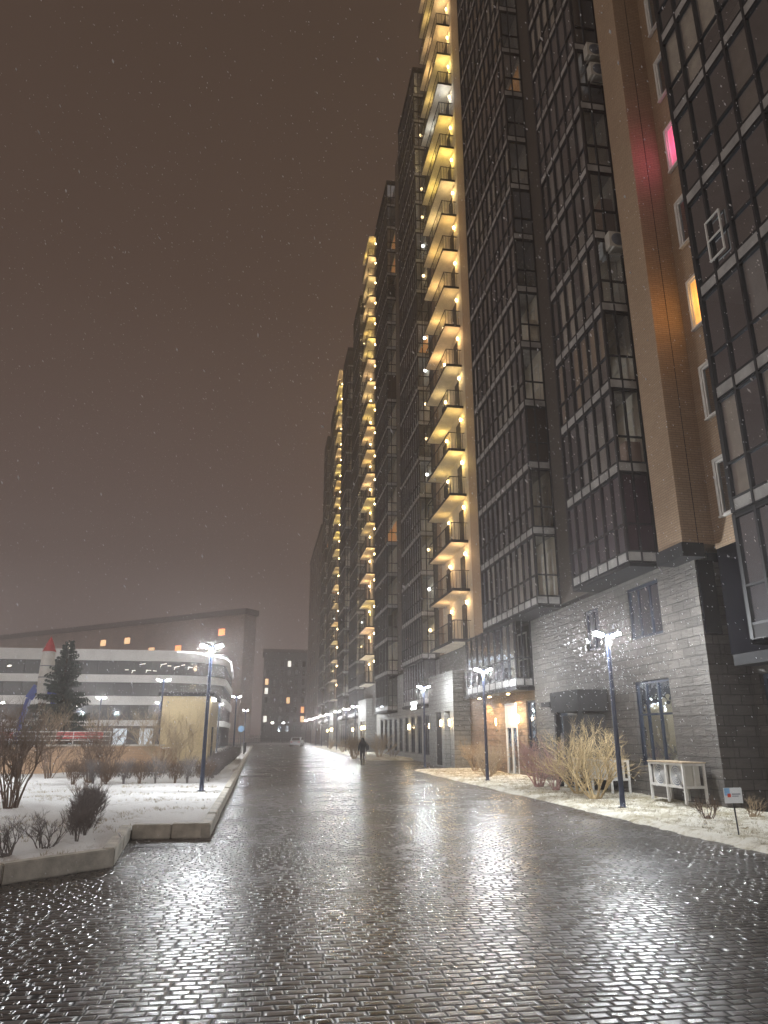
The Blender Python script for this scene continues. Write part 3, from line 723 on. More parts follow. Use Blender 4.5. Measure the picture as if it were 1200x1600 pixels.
def section(y0, seed, label, last=False):
    """a section with its balcony column, two bays and stone foot; y0 is the near edge of the balconies"""
    org = Vector((12, y0+12, 0)); s = thing('apartment_building', label, 'building', org)
    tower(s, org, y0, seed)
    yend = y0+35.8
    m = MB(org); m.box(12.0, 24, y0+7.61, yend, Z0, ZT+.3); m.build('wall', 'brick_grey', s)
    m = MB(org); m.box(12.61, 24, y0-.5, y0+7.6, Z0, 64.6); m.build('stair_core', 'brick_grey', s)
    m = MB(org); m.box(11.5, 12.0, y0+19.5, y0+21.2, Z0, ZT+.3); m.build('brick_pillar', 'brick_grey', s)
    m = MB(org); m.box(11.9, 12.0, y0+31.25, yend, Z0, 64.6); m.build('wall', 'brick', s)
    m = MB(org); m.box(12.1, 24, y0+7.7, yend, ZT+.301, ZT+.7); m.build('roof', 'roof', s)
    bs = bay(s, org, seed*7+1, 11.0, 12.0, y0+9.3, y0+16.7, 9)
    rnd = random.Random(seed+50)
    for k, fr in enumerate(bs):
        if rnd.random() < .8:
            z = Z0+k*ST+2.0
            l = MB(org); l.lathe([(.002, -.13), (.10, -.08), (.13, 0), (.10, .08), (.002, .13)], (11.72, y0+9.75, z), 10); l.build('globe_lamp', 'warm_soft' if rnd.random() < .8 else 'led_small', fr)
    bay(s, org, seed*7+2, 11.0, 12.0, y0+23.6, y0+31.2, 9)
    # foot: pale projecting entrance block under the balconies, then shop windows
    hs = [(y0+2.9, y0+4.3, .1, 3.3), (y0+5.0, y0+6.6, .1, 3.3)]
    wall_with_holes(org, 11.2, 11.6, y0+2.0, y0+8.4, 0, 5.6, hs).build('stone_wall', 'stone_pale', s)
    m = MB(org); m.box(11.601, 12.6, y0+2.0, y0+2.3, 0, 5.6).box(11.65, 12.6, y0+2.31, y0+8.4, 5.3, 5.6); m.build('stone_wall', 'stone_pale', s)
    m = MB(org); m.box(11.55, 11.9, y0+2.4, y0+8.3, 0, 5.2); m.build('door_recess', 'dark', s)
    m = MB(org)
    for i in range(9): m.box(11.25, 11.29, y0+5.05+i*.18, y0+5.09+i*.18, .1, 3.25)
    m.build('bar_gate', 'frame', s)
    m = MB(org); m.box(11.9, 12.3, y0-.5, y0+2.0, 3.9, Z0).box(12.0, 12.6, y0+2.0, y0+8.4, 5.6, Z0); m.build('upper_foot_wall', 'stone', s)
    holes = []; yy = y0+9.2
    while yy < yend-2.6: holes.append((yy, yy+1.5, .5, 3.3)); yy += 2.5
    wall_with_holes(org, 11.95, 12.3, y0+8.4, yend, 0, Z0-.17, holes).build('stone_wall', 'stone_pale' if seed == 1 else 'stone', s)
    for h in holes: window_part(s, org, 12.05, *h, mull=(.5,), rail=.7, wf=.09)
    m = MB(org); m.box(12.4, 24, y0+2.5, yend, 0, Z0-.01); m.build('core', 'dark', s)
    glazed_storey(s, org, random.Random(seed), 11.1, 12.0, y0+9.3, y0+16.7, 4.0, 8, 'panel', False)
    m = MB(org); m.box(11.0, 11.94, y0+9.2, y0+16.8, 3.78, 3.96); m.build('soffit', 'dark', s)
    glazed_storey(s, org, random.Random(seed), 11.1, 12.0, y0+24, y0+31, 4.0, 8, 'dark', False)
    m = MB(org); m.box(11.0, 11.94, y0+23.9, y0+31.1, 3.78, 3.96); m.build('soffit', 'dark', s)
    sconce(s, org, 11.08, y0+4.65, 2.6, 'warm', .07, 10); sconce(s, org, 11.08, y0+2.55, 2.6, 'warm', .07, 10)
    sconce(s, org, 11.85, y0+11.05, 2.5, 'warm', .07, 8); sconce(s, org, 11.85, y0+18.5, 2.5, 'warm', .09, 25)
    return s
sA = section(40.05, 1, 'apartment section with the large near column of yellow lit open balconies')
sB = section(76.4, 2, 'apartment section with the middle column of lit balconies, second along the street')
sC = section(112.2, 3, 'farthest apartment section with the smallest column of lit balconies')
# glowing letters over a shop in the near balcony section
m = MB(sA.location)
for k in range(3):
    for i in range(8):
        a0 = 2*math.pi*i/8; a1 = 2*math.pi*(i+1)/8
        if k < 2 and i in (7, 0): continue
        m.tube((11.0, 53.2-k*.62+.2*math.cos(a0), 3.92+.24*math.sin(a0)), (11.0, 53.2-k*.62+.2*math.cos(a1), 3.92+.24*math.sin(a1)), .05, n=6)
m.build('shop_lettering', 'led_small', sA)

# lower block beyond the row
o = Vector((13, 160, 0)); t = thing('apartment_building', 'dim lower block past the end of the row of lit balconies', 'building', o)
m = MB(o); m.box(11.5, 30, 152, 190, 0, 46); m.build('wall', 'panel_far_dark', t)
m = MB(o); m.box(11.3, 30.2, 151.8, 190.2, 46, 46.6); m.build('roof', 'roof', t)
for k in range(14):
    for j in range(5):
        m = MB(o); y = 155+j*7; z = 3+k*3.0; m.box(11.47, 11.499, y, y+1.8, z, z+1.6); m.build('window', 'window', t)

# ------------------------------------------------------------------ air conditioners
def ac_unit(name, label, p, w=.85, h=.62, d=.32, facing='x', bracket=True):
    """outdoor unit with a round fan grille; facing x: towards the street, y: towards the viewer"""
    t = thing('air_conditioner', label, 'air conditioner', p, 'air conditioners hung on the facade')
    rz = 0 if facing == 'y' else -math.pi/2
    t.rotation_euler = (0, 0, rz)
    m = MB(); m.box(-w/2, w/2, 0, d, 0, h); m.build('casing', 'ac', t)
    m = MB()
    for r in (.24, .18, .12, .06):
        for k in range(18):
            a = 2*math.pi*k/18; b = 2*math.pi*(k+1)/18
            m.tube((-.1+r*math.cos(a), -.012, h/2+r*math.sin(a)), (-.1+r*math.cos(b), -.012, h/2+r*math.sin(b)), .008, n=4, cap=False)
    m.disc((-.1, -.004, h/2), (0, -1, 0), .25, 20)
    m.build('fan_grille', 'signgrey', t)
    if bracket:
        m = MB(); m.box(-w/2+.1, -w/2+.15, -.02, d+.1, -.06, -.003).box(w/2-.15, w/2-.1, -.02, d+.1, -.06, -.003).box(-w/2+.15, w/2-.15, d+.02, d+.09, -.055, -.006); m.build('bracket', 'white', t)
    return t
ac_unit('a', 'air conditioner on the near side of the middle bay, lower one by the brick pillar', (11.75, 19.42, 18.35), facing='y')
ac_unit('a', 'upper of two stacked air conditioners high beside the brick pillar', (11.72, 19.42, 27.2), facing='y')
ac_unit('a', 'lower of two stacked air conditioners high beside the brick pillar', (11.78, 19.42, 26.2), facing='y')
def ac_cage(label, y0, y1, x0, x1, z0, zt):
    L = y1-y0; o = Vector(((x0+x1)/2, (y0+y1)/2, z0)); t = thing('air_conditioner_cage', label, 'air conditioner', o, 'caged air conditioners on the snow')
    w = .03; zl = z0+.36; m = MB(o); ym = (y0+y1)/2
    for y in (y0, ym, y1):
        for x in (x0, x1): m.box(x-w, x+w, y-w, y+w, z0-.05, zt)
    for z in (zl, zt-.03):
        for x in (x0, x1):
            m.box(x-w*.9, x+w*.9, y0+w, ym-w, z-w, z+w).box(x-w*.9, x+w*.9, ym+w, y1-w, z-w, z+w)
        for y in (y0, ym, y1): m.box(x0+w, x1-w, y-w*.9, y+w*.9, z-w, z+w)
    m.box((x0+x1)/2-.02, (x0+x1)/2+.02, y0-.02, y0+.02, zl+w, zt-.06)
    m.build('cage', 'cage', t)
    m = MB(o); m.box(x0-.05, x1+.05, y0-.05, y1+.05, zt+.001, zt+.03); m.build('cover', 'twig_tan', t)
    for a, b in ((y0+.06, ym-.06), (ym+.06, y1-.06)):
        m = MB(o); m.box(x0+.06, x0+.5, a, b, zl+.02, zt-.06); u = m.build('unit', 'ac', t)
        c = MB(o); yc = (a+b)/2+.02; zc = (zl+zt)/2-.02
        for r in (.27, .21, .15, .09):
            for k in range(20):
                q0 = 2*math.pi*k/20; q1 = 2*math.pi*(k+1)/20
                c.tube((x0+.05, yc+r*math.cos(q0), zc+r*math.sin(q0)), (x0+.05, yc+r*math.cos(q1), zc+r*math.sin(q1)), .010, n=4, cap=False)
        c.disc((x0+.045, yc, zc), (-1, 0, 0), .05, 10)
        c.build('fan_grille', 'white', u)
        c = MB(o); c.disc((x0+.056, yc, zc), (-1, 0, 0), .28, 20); c.build('fan_opening', 'signgrey', u)
    return t
ac_cage('white steel cage with two fan units standing at the corner of the stone wall', 18.45, 20.15, 11.15, 11.75, .24, 1.2)
ac_cage('white air conditioner cage half hidden behind the big yellow bush', 22.6, 25.4, 11.15, 11.75, .2, 1.15)

# ------------------------------------------------------------------ small sign on a stake
o = Vector((9.2, 13.55, .12)); t = thing('lawn_sign', 'small white and blue notice board on a thin stake in the right snow', 'sign', o)
m = MB(o); m.tube((9.2, 13.55, 0), (9.16, 13.53, .72), .014, n=8); m.build('stake', 'frame', t)
m = MB(o); m.box(8.97, 9.35, 13.50, 13.52, .67, .95); bd = m.build('board', 'signwhite', t)
m = MB(o); m.box(8.975, 9.09, 13.495, 13.499, .81, .945); m.build('blue_print', 'signblue', bd)
m = MB(o); m.box(9.03, 9.10, 13.490, 13.494, .78, .845); m.build('red_print', 'signred', bd)
m = MB(o); m.box(9.13, 9.31, 13.495, 13.499, .825, .845).box(9.13, 9.27, 13.495, 13.499, .79, .805); m.build('grey_print', 'signgrey', bd)

# ------------------------------------------------------------------ shrubs
def shrub(p, H, spread, stems, mat, label, group, seed, depth=4, r0=.03, kids=3, twist=.55, cat='shrub', lean=0, name='bare_shrub'):
    rnd = random.Random(seed); t = thing(name, label, cat, p, group)
    big = MB(); small = MB()
    def grow(a, d, L, r, lv):
        n = 3; pts = [a]; dd = d.copy()
        for i in range(n):
            dd = (dd+Vector((rnd.gauss(0, .13), rnd.gauss(0, .13), .05 if lv < 2 else rnd.gauss(.02, .08)))).normalized()
            pts.append(pts[-1]+dd*(L/n))
        tgt = big if lv == 0 else small
        for i in range(n):
            ra = r*(1-.42*i/n); rb = r*(1-.42*(i+1)/n); tgt.tube(pts[i], pts[i+1], ra, rb, 5 if lv == 0 else (4 if lv < 3 else 3), False)
        if lv >= depth: return
        for k in range(kids+(1 if rnd.random() < .4 else 0)):
            i = rnd.choice([1, 2, 3, 3]); b = pts[i]
            ax = Vector((rnd.gauss(0, 1), rnd.gauss(0, 1), rnd.gauss(.25, .6))).normalized()
            nd = (dd+ax*twist*rnd.uniform(.7, 1.5)).normalized()
            grow(b, nd, L*rnd.uniform(.55, .78), r*.56, lv+1)
    big.lathe([(.02, -.12), (.09*stems/6+.02, -.03), (.05*stems/6, .05), (.005, .07)], (0, 0, 0), 8)
    for s in range(stems):
        a = 2*math.pi*(s+rnd.random()*.8)/stems; sp = spread*rnd.uniform(.35, 1.0)
        d = Vector((math.cos(a)*sp+lean, math.sin(a)*sp, 1)).normalized()
        grow(Vector((math.cos(a)*.07*stems/6, math.sin(a)*.07*stems/6, -.05)), d, H*rnd.uniform(.36, .5), r0*rnd.uniform(.7, 1.1), 0)
    big.build('stems', mat, t, True); small.build('twigs', mat, t, True)
    return t
SG = 'shrubs on the right snow strip'
shrub((9.98, 21.4, .15), 2.05, 1.25, 12, 'twig_yellow', 'biggest bush, spreading pale yellow twigs beside the near right lamp', SG, 1, 4, .032, 3, .8)
shrub((10.3, 23.3, .15), 1.9, .95, 9, 'twig_yellow', 'yellow bush growing just behind the biggest one and left of it', SG, 2, 4, .03, 3, .7)
shrub((10.25, 26.6, .15), 1.7, .8, 11, 'twig_pink', 'pinkish brown bush left of the biggest yellow bush', SG, 3, 4, .032, 3, .65)
shrub((10.2, 24.9, .15), 1.1, .6, 8, 'twig_pink', 'small reddish bush between the pinkish and yellow bushes', SG, 4, 4, .024)
shrub((10.3, 33.0, .12), 1.5, .6, 9, 'twig_tan', 'tan bush left of the second right lamp, nearest the road', SG, 5, 4, .032, 3, .65)
shrub((11.2, 38.0, .12), 1.5, .6, 9, 'twig_tan', 'tan bush by the pale wall corner at the grey entrance', SG, 6, 4, .032, 3, .65)
shrub((11.3, 35.3, .12), 1.3, .6, 8, 'twig_tan', 'tan bush in front of the brown wall beside the glass door', SG, 7, 4, .032, 3, .65)
shrub((10.15, 16.0, .12), .55, .7, 6, 'twig_brown', 'small dark dead plant before the air conditioner cage', SG, 8, 3, .014)
shrub((11.5, 16.3, .12), .55, .6, 6, 'twig_tan', 'small plant behind the notice board', SG, 9, 3, .012)
shrub((7.75, 61, .05), 1.9, .7, 12, 'twig_tan', 'large frosted bush beyond the walking person on the right', 'far bushes', 10, 4, .045, 3, .65)
shrub((10.1, 62.5, .05), 2.0, .7, 12, 'twig_tan', 'large frosted bush nearest the shop fronts beyond the walker', 'far bushes', 11, 4, .045, 3, .65)
shrub((12.4-1.6, 60, .05), 1.0, .7, 8, 'twig_brown', 'low brown bush by the shop windows beyond the walker', 'far bushes', 12, 3, .02)
for k, (x, y) in enumerate(((8.9, 80), (10.5, 88), (9.2, 97), (10.4, 107))):
    shrub((x, y, .1), 1.3, .7, 8, 'twig_tan', 'pale bush under the distant row of right lamps', 'bushes under the distant lamps', 20+k, 3, .03)
LGs = 'bare shrubs on the left bed'
shrub((-6.0, 20.3, .15), 2.6, .42, 10, 'twig_brown', 'tall brown many stemmed shrub at the left edge of the photo', LGs, 31, 4, .034)
shrub((-7.4, 22.6, .15), 2.9, .45, 9, 'twig_brown', 'tall brown shrub behind the one at the left edge', LGs, 32, 4, .034)
shrub((-3.75, 12.75, .15), .62, .55, 6, 'twig_grey', 'small dark shrub at the left edge near the front kerb', LGs, 33, 4, .017)
shrub((-3.32, 13.3, .15), .58, .55, 6, 'twig_grey', 'small dark shrub second from the left near the front kerb', LGs, 34, 4, .017)
shrub((-5.2, 24.0, .15), .6, .7, 6, 'twig_brown', 'small thin shrub in the open snow right of the tall stems', LGs, 35, 3, .014)
shrub((-4.7, 23.2, .15), .6, .7, 6, 'twig_brown', 'small thin shrub in the open snow touching the dark hedge', LGs, 36, 3, .014)
for k, (x, y, h, l) in enumerate(((-8.6, 33.5, 2.3, 'brown shrub before the buff wall, leftmost'), (-6.4, 30.8, 2.2, 'brown shrub before the buff wall above the dark hedge'),
        (-5.9, 31.4, 2.3, 'thin brown shrub before the buff wall at its middle'), (-4.5, 36, 2.5, 'pale brown shrub at the right end of the buff wall'),
        (-3.6, 37.2, 2.6, 'tall open shrub in front of the beige hut'))):
    shrub((x, y, .15), h, .45, 8, 'twig_tan' if k > 2 else 'twig_brown', l, LGs, 40+k, 4, .028)
for k, (x, y) in enumerate(((-14, 41), (-11, 42.5), (-8.5, 42), (-6.3, 43))):
    shrub((x, y, 1.2), 2.2, .5, 8, 'twig_tan', ['leftmost pale shrub on the terrace behind the railing', 'pale shrub on the terrace before the spruce', 'pale shrub on the terrace right of the spruce', 'rightmost pale shrub on the terrace near the hut'][k], 'shrubs on the terrace', 50+k, 4, .026)

def hedge_plant_proto(seed, H, Wd, mat, dense=230):
    rnd = random.Random(seed); t = thing('hedge_shrub', 'x', 'shrub', (0, 0, 0))
    a = MB(); b = MB()
    for k in range(4):
        d = Vector((rnd.uniform(-.25, .25), rnd.uniform(-.25, .25), 1)); a.tube((d.x*.1, d.y*.1, -.05), d*(H*.45), .02, .012, 5, False)
    for k in range(dense):
        th = rnd.uniform(0, 2*math.pi); rr = Wd*math.sqrt(rnd.random()); z = H*rnd.uniform(.3, .92)
        lim = math.sqrt(max(.05, 1-((z/H-.62)/.42)**2)); rr *= lim
        p = Vector((rr*math.cos(th), rr*math.sin(th), z)); d = Vector((p.x*.8, p.y*.8, .32*H+rnd.uniform(0, .25))).normalized()
        d = (d+Vector((rnd.gauss(0, .28), rnd.gauss(0, .28), rnd.gauss(.1, .2)))).normalized()
        L = rnd.uniform(.12, .26)
        q = p+d*L*.5; e_ = (d+Vector((rnd.gauss(0, .3), rnd.gauss(0, .3), .2))).normalized()
        b.tube(p-d*.06, q, .0065, .0045, 3, False); b.tube(q, q+e_*L*.6, .0045, .002, 3, False)
        b.tube(q, q+(d-e_*.4).normalized()*L*.5, .004, .002, 3, False)
    a.build('stems', mat, t); b.build('twigs', mat, t)
    return t
pr1 = hedge_plant_proto(5, .62, .34, 'twig_grey', 250); pr2 = hedge_plant_proto(6, .6, .3, 'twig_brown', 200)
pr3 = hedge_plant_proto(7, .66, .36, 'twig_grey', 230)
used = set()
def hedge_row(a, b, n, protos, label, group, z=.15, sc=1.0, jit=.06):
    rnd = random.Random(n*13+int(a[0]*7))
    for i in range(n):
        p = protos[i % len(protos)]; f = i/max(1, n-1)
        o = p if p.name not in used else copy_tree(p); used.add(p.name)
        o.location = (a[0]+(b[0]-a[0])*f+rnd.uniform(-jit, jit), a[1]+(b[1]-a[1])*f+rnd.uniform(-jit, jit), z)
        o.rotation_euler = (0, 0, rnd.uniform(0, 6.28)); s = sc*rnd.uniform(.88, 1.12); o.scale = (s, s, s)
        tag(o, label, 'shrub', group)
hedge_row((-3.05, 14.3), (-4.1, 20.4), 9, [pr1, pr3], 'dark grey shrub in the dense hedge slanting across the left bed', 'dark slanting hedge', sc=.74, jit=.12)
hedge_row((-6.6, 29.2), (-2.0, 30.0), 9, [pr2, pr3], 'low shrub in the spaced hedge row behind the tall left lamp', 'hedge behind the left lamp', sc=1.2)
hedge_row((-1.9, 31.0), (-1.75, 58), 30, [pr1, pr3], 'shrub in the long dark hedge running along the left kerb', 'hedge along the left kerb', sc=1.15)

# ------------------------------------------------------------------ left side: wall, terrace, hut
o = Vector((-22, 38.6, 0)); t = thing('retaining_wall', 'long low buff brick wall with a capping, in front of the terrace', 'wall', o)
m = MB(o); m.box(-45, -4.75, 38.4, 38.75, 0, 1.38); m.box(-5.1, -4.75, 38.751, 46, 0, 1.2); m.build('brickwork', 'pinkbrick', t)
m = MB(o); m.box(-45.1, -4.65, 38.33, 38.82, 1.381, 1.46); m.build('capping', 'kerb', t)
m = MB(); m.box(-45, -5.11, 38.76, 46, 0, 1.2); tag(m.build('terrace', 'snow'), kind='structure')
o = Vector((-16, 38.6, 1.46)); t = thing('railing', 'white metal railing on top of the buff wall', 'railing', o)
m = MB(o)
for z in (2.06, 1.85, 1.66): m.tube((-30, 38.6, z), (-7.2, 38.6, z), .022, n=6)
m.build('rails', 'white', t)
for k in range(14):
    m = MB(o); m.tube((-30+k*1.75, 38.6, 1.45), (-30+k*1.75, 38.6, 2.08), .025, n=6); m.build('post', 'white', t)
o = Vector((-4.5, 50, 0)); t = thing('utility_hut', 'windowless beige brick hut with a dark flat roof beside the left pavement', 'hut', o)
m = MB(o); m.box(-6.05, -3.1, 47, 56, 0, 4.2); m.build('wall', 'beige', t)
m = MB(o); m.box(-6.25, -2.9, 46.8, 56.2, 4.2, 4.42); m.build('roof', 'dark', t)
m = MB(o); m.box(-3.099, -3.05, 50, 51.2, .2, 2.4); m.build('door', 'dark', t)
m = MB(o); m.box(-3.05, -2.85, 47.3, 48.6, 3.95, 4.12); m.build('eave_lamp', 'led_small', t)
def bench(p, L, label, rz=0):
    t = thing('park_bench', label, 'bench', p, 'red benches on the terrace', rz)
    m = MB()
    for i in range(4): m.box(-L/2, L/2, -.2+i*.11, -.11+i*.11, .42, .46)
    m.build('seat', 'red', t)
    m = MB()
    for i in range(3): m.box(-L/2, L/2, .26+i*.015, .29+i*.015, .52+i*.13, .63+i*.13)
    m.build('backrest', 'red', t)
    for s in (-1, 1):
        m = MB(); m.box(s*L*.4-.03, s*L*.4+.03, -.18, .30, 0, .415).box(s*L*.4-.03, s*L*.4+.03, .302, .35, 0, .9); m.build('leg', 'dark', t)
bench((-9.2, 40.5, 1.2), 2.3, 'red bench behind the railing, below and right of the spruce')
bench((-13.6, 40.5, 1.2), 2.3, 'red bench behind the railing at the left edge of the photo')
# playground rocket
o = Vector((-14.35, 52, .2)); t = thing('playground_rocket', 'white play rocket with a red nose cone and blue legs beside the spruce', 'playground rocket', o)
m = MB(o); m.lathe([(.40, 4.2), (.47, 5.0), (.47, 6.4), (.40, 7.3)], (-14.35, 52, 0), 14); m.build('body', 'white', t, True)
m = MB(o); m.lathe([(.46, 7.3), (.44, 7.32), (.24, 7.85), (.01, 8.35)], (-14.35, 52, 0), 14); m.build('nose_cone', 'red', t, True)
m = MB(o); m.lathe([(.485, 5.55), (.485, 5.62)], (-14.35, 52, 0), 14).lathe([(.485, 6.3), (.485, 6.36)], (-14.35, 52, 0), 14); m.build('ring', 'signgrey', t)
for k in range(3):
    a = [math.pi*1.05, -.5, 1.9][k]; c, s = math.cos(a), math.sin(a)
    m = MB(o); P = lambda r, z: (-14.35+c*r, 52+s*r, z)
    pts = [P(.42, 5.0), P(.85, 4.2), P(1.15, 2.6), P(1.35, .1)]
    for i in range(3): m.bar(pts[i], pts[i+1], .22, .5)
    m.build('leg', 'blue', t)
m = MB(o); m.lathe([(.25, 1.0), (.25, 4.2)], (-14.35, 52, 0), 10); m.build('ladder_tube', 'white', t, True)
# spruce
def spruce(p, H, Wd, label, seed=3):
    rnd = random.Random(seed); t = thing('spruce_tree', label, 'tree', p)
    m = MB(); m.tube((0, 0, -.1), (0, 0, H*.96), .2, .02, 8); m.build('trunk', 'bark', t)
    m = MB(); lev = 34
    for k in range(lev):
        f = k/lev; Rr = Wd*(1-f)**.85+.12
        for j in range(int(26-14*f)):
            z = H*(.05+.93*(f+rnd.uniform(-.6, .6)/lev)); a = rnd.uniform(0, 6.28); L = Rr*rnd.uniform(.5, 1.15); d = Vector((math.cos(a), math.sin(a), -.30+.5*f)); side = Vector((-math.sin(a), math.cos(a), 0))
            nseg = max(3, int(L/.14))
            for q in range(nseg):
                c = Vector((0, 0, z))+d*(L*(q+.6)/nseg)+Vector((0, 0, .12*(q/nseg)**2*L))
                ww = .36*(1-q/nseg*.7)*min(1, L)
                for sgn in (-1, 1):
                    e_ = side*sgn*ww*rnd.uniform(.6, 1.2)+d*.16+Vector((0, 0, -.12*rnd.random()))
                    m.quad(c, c+d*.10+Vector((0, 0, .04)), c+e_); m.quad(c+Vector((0, 0, .05)), c+e_*.7+Vector((0, 0, -.1)), c+d*.14)
    m.build('crown', 'needles', t)
spruce((-12.65, 50, .2), 7.8, 2.35, 'dark snow dusted spruce tree right of the play rocket')

# ------------------------------------------------------------------ shopping centre with white bands
o = Vector((-30, 95, 0)); mall = thing('shopping_centre', 'wide low building of white bands and dark ribbon windows with a rounded corner', 'building', o)
def stadium(grow, x0=-75, xr=-11.5, y0=95, depth=30, r=6.5):
    pts = [(x0, y0-grow)]
    for k in range(13):
        a = -math.pi/2+math.pi/2*k/12
        pts.append((xr+(r+grow)*math.cos(a), y0+r+(r+grow)*math.sin(a)))
    pts += [(xr+r+grow, y0+depth), (x0, y0+depth)]
    return pts
bands = [(10.75, 12.1, 1), (9.03, 10.749, 0), (8.1, 9.029, 1), (6.45, 8.099, 0), (5.4, 6.449, 1), (3.6, 5.399, 0), (2.9, 3.599, 1), (0, 2.899, 0)]
for za, zb, w in bands:
    m = MB(o); m.prism(stadium(.25 if w else 0), za, zb); m.build('white_band' if w else 'ribbon_window', 'mallwhite' if w else 'mallglass', mall)
m = MB(o); rnd = random.Random(4)
for k in range(30):
    x = -74+k*2.15
    for za, zb, w in bands[1:6:2]: m.box(x, x+.07, 94.93, 94.998, za, zb)
m.build('mullions', 'frame', mall)
# glowing bars that paint reflections onto the upper ribbon window
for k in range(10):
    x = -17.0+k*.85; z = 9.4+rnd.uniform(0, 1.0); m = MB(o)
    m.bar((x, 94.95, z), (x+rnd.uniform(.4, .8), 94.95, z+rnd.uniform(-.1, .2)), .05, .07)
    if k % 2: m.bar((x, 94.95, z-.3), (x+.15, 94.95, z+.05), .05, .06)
    m.build('painted_reflection', 'lit_far_white', mall)
for k in range(6):  # more glowing dashes laid on the ribbon glass
    m = MB(o); x = -33.5+rnd.uniform(0, 3); z = rnd.uniform(6.6, 10.4); m.box(x, x+.35, 94.94, 94.99, z, z+.15); m.build('painted_reflection', 'lit_far_white', mall)
# bright curved edge of the corner canopy
m = MB(o); pts = [(-10.5, 92.4, 11.7), (-8.5, 92.0, 11.6), (-6.5, 92.0, 11.3), (-4.6, 92.4, 11.0), (-3.95, 93.2, 10.6), (-3.8, 94.5, 9.6)]
for i in range(5): m.tube(pts[i], pts[i+1], .10, n=6)
cv = m.build('canopy_edge', mat_emit('lit_canopy_edge', (.95, .97, 1.0), 1.6), mall)
# ground floor shop light behind the bare shrubs
for k in range(8):
    m = MB(o); x = -30+k*3.1; m.box(x, x+1.6, 94.93, 94.99, .4, 2.6); m.build('shop_window', mat_emit('dim_white_shop', (.8, .9, 1), .28) if k == 0 else D.materials['dim_white_shop'], mall)

# ------------------------------------------------------------------ far houses
def far_block(name, label, P, d, L, depth, H, wall, band, lits, nx, nz, org):
    """a slab block: P near corner, d its long direction"""
    t = thing(name, label, 'building', org); d = Vector((*d, 0)).normalized(); nrm = Vector((d.y, -d.x, 0)); P = Vector((*P, 0))
    def obox(a0, a1, b0, b1, z0, z1):
        m = MB(org); c = [(a0, b0), (a1, b0), (a1, b1), (a0, b1)]
        m.prism([tuple((P+d*a-nrm*b)[:2]) for a, b in c], z0, z1); return m
    obox(0, L, 0, depth, 0, H).build('wall', wall, t)
    obox(-.4, L+.4, -.4, depth+.4, H+.002, H+band).build('roof', 'panel_far_dark', t)
    dx = L/nx
    for j in range(nz):
        for i in range(nx):
            z = 2.6+(H-4)*j/nz; lit = lits.get((i, j))
            if wall == 'panel_far' and not lit: continue
            o_ = obox(dx*(i+.3), dx*(i+.72), -.05, -.001, z, z+1.5)
            o_.build('window', lit or ('panel_far_dark' if wall == 'panel_far' else 'window'), t)
    return t
far_block('apartment_building', 'grey nine storey block closing the far end of the street', (.3, 196), (1, 0), 15.5, 14, 23, 'panel_grey', .8,
          {(0, 5): 'lit_far', (0, 4): 'lit_far_white', (6, 6): 'lit_far_red', (3, 3): 'lit_far', (5, 2): 'lit_far_red', (5, 1): 'lit_far', (3, 7): 'lit_far_white', (0, 1): 'lit_far_white'}, 8, 8, Vector((8, 196, 0)))
import math as _m
def gpt(u, Y, tanp=math.tan(R(17.375)), cp=math.cos(R(17.375)), yw=R(9.526)):
    """x of a point seen in column u of the horizon at distance Y along the street"""
    a = (u-600)/1162.0; return Y*math.tan(yw+math.atan(a))
xa, xb = gpt(-60, 232), gpt(372, 165)
Lb = math.hypot(xb-xa, 67)
far_block('apartment_building', 'long brown block with a dark roof band rising behind the white banded building', (xa, 232), (xb-xa, -67), Lb, 4, 28.2, 'panel_far', 1.3,
          {(14, 7): 'lit_far', (21, 7): 'lit_far_red', (9, 7): 'lit_far_white', (18, 6): 'lit_far_red', (16, 6): 'lit_far', (12, 7): 'lit_far'}, 23, 8, Vector((xa, 190, 0)))

# ------------------------------------------------------------------ end of the street
def car(p, rz, label, paint):
    t = thing('parked_car', label, 'car', p, None, rz)
    bm = bmesh.new(); prof = [(-2.1, .35), (-2.15, .75), (-1.5, .92), (-.9, 1.42), (.7, 1.45), (1.4, .98), (2.05, .85), (2.1, .35)]
    vs = []
    for y, k in ((-.85, 1), (-.72, 0), (.72, 0), (.85, 1)):
        vs.append([bm.verts.new((x, y*(.82 if z > 1.2 and k else 1), z*(1 if True else 1))) for x, z in prof])
    for r in range(3):
        for i in range(len(prof)): bm.faces.new((vs[r][i], vs[r][(i+1) % len(prof)], vs[r+1][(i+1) % len(prof)], vs[r+1][i]))
    bm.faces.new(vs[0][::-1]); bm.faces.new(vs[3])
    me = D.meshes.new('body'); bm.to_mesh(me); bm.free(); me.materials.append(M[paint]); b = D.objects.new('body', me); COL.objects.link(b); b.parent = t
    m = MB()
    m.quad((-.95, -.73, 1.0), (1.25, -.73, 1.0), (.66, -.715, 1.38), (-.82, -.715, 1.36)); m.v = [(x, y-.1, z) for x, y, z in m.v]
    m.build('side_window', 'window', t)
    m = MB(); m.quad((-1.52, -.66, .97), (-1.52, .66, .97), (-.95, .58, 1.39), (-.95, -.58, 1.39)); m.v = [(x-.03, y, z+.02) for x, y, z in m.v]; m.build('rear_window', 'window', t)
    for x in (-1.3, 1.3):
        for y in (-.82, .82):
            m = MB(); m.tube((x, y-.1, .32), (x, y+.1, .32), .32, n=14); m.build('wheel', 'tyre', t)
    for y in (-.6, .6):
        m = MB(); m.box(-2.19, -2.12, y-.13, y+.13, .68, .8); m.build('tail_light', 'red', t)
    return t
car((6.1, 122, .0), R(80), 'small pale car parked at the far end of the road', 'carwhite')
o = Vector((0, 150, 0)); t = thing('street_fence', 'low dark fence across the far end of the road', 'fence', o)
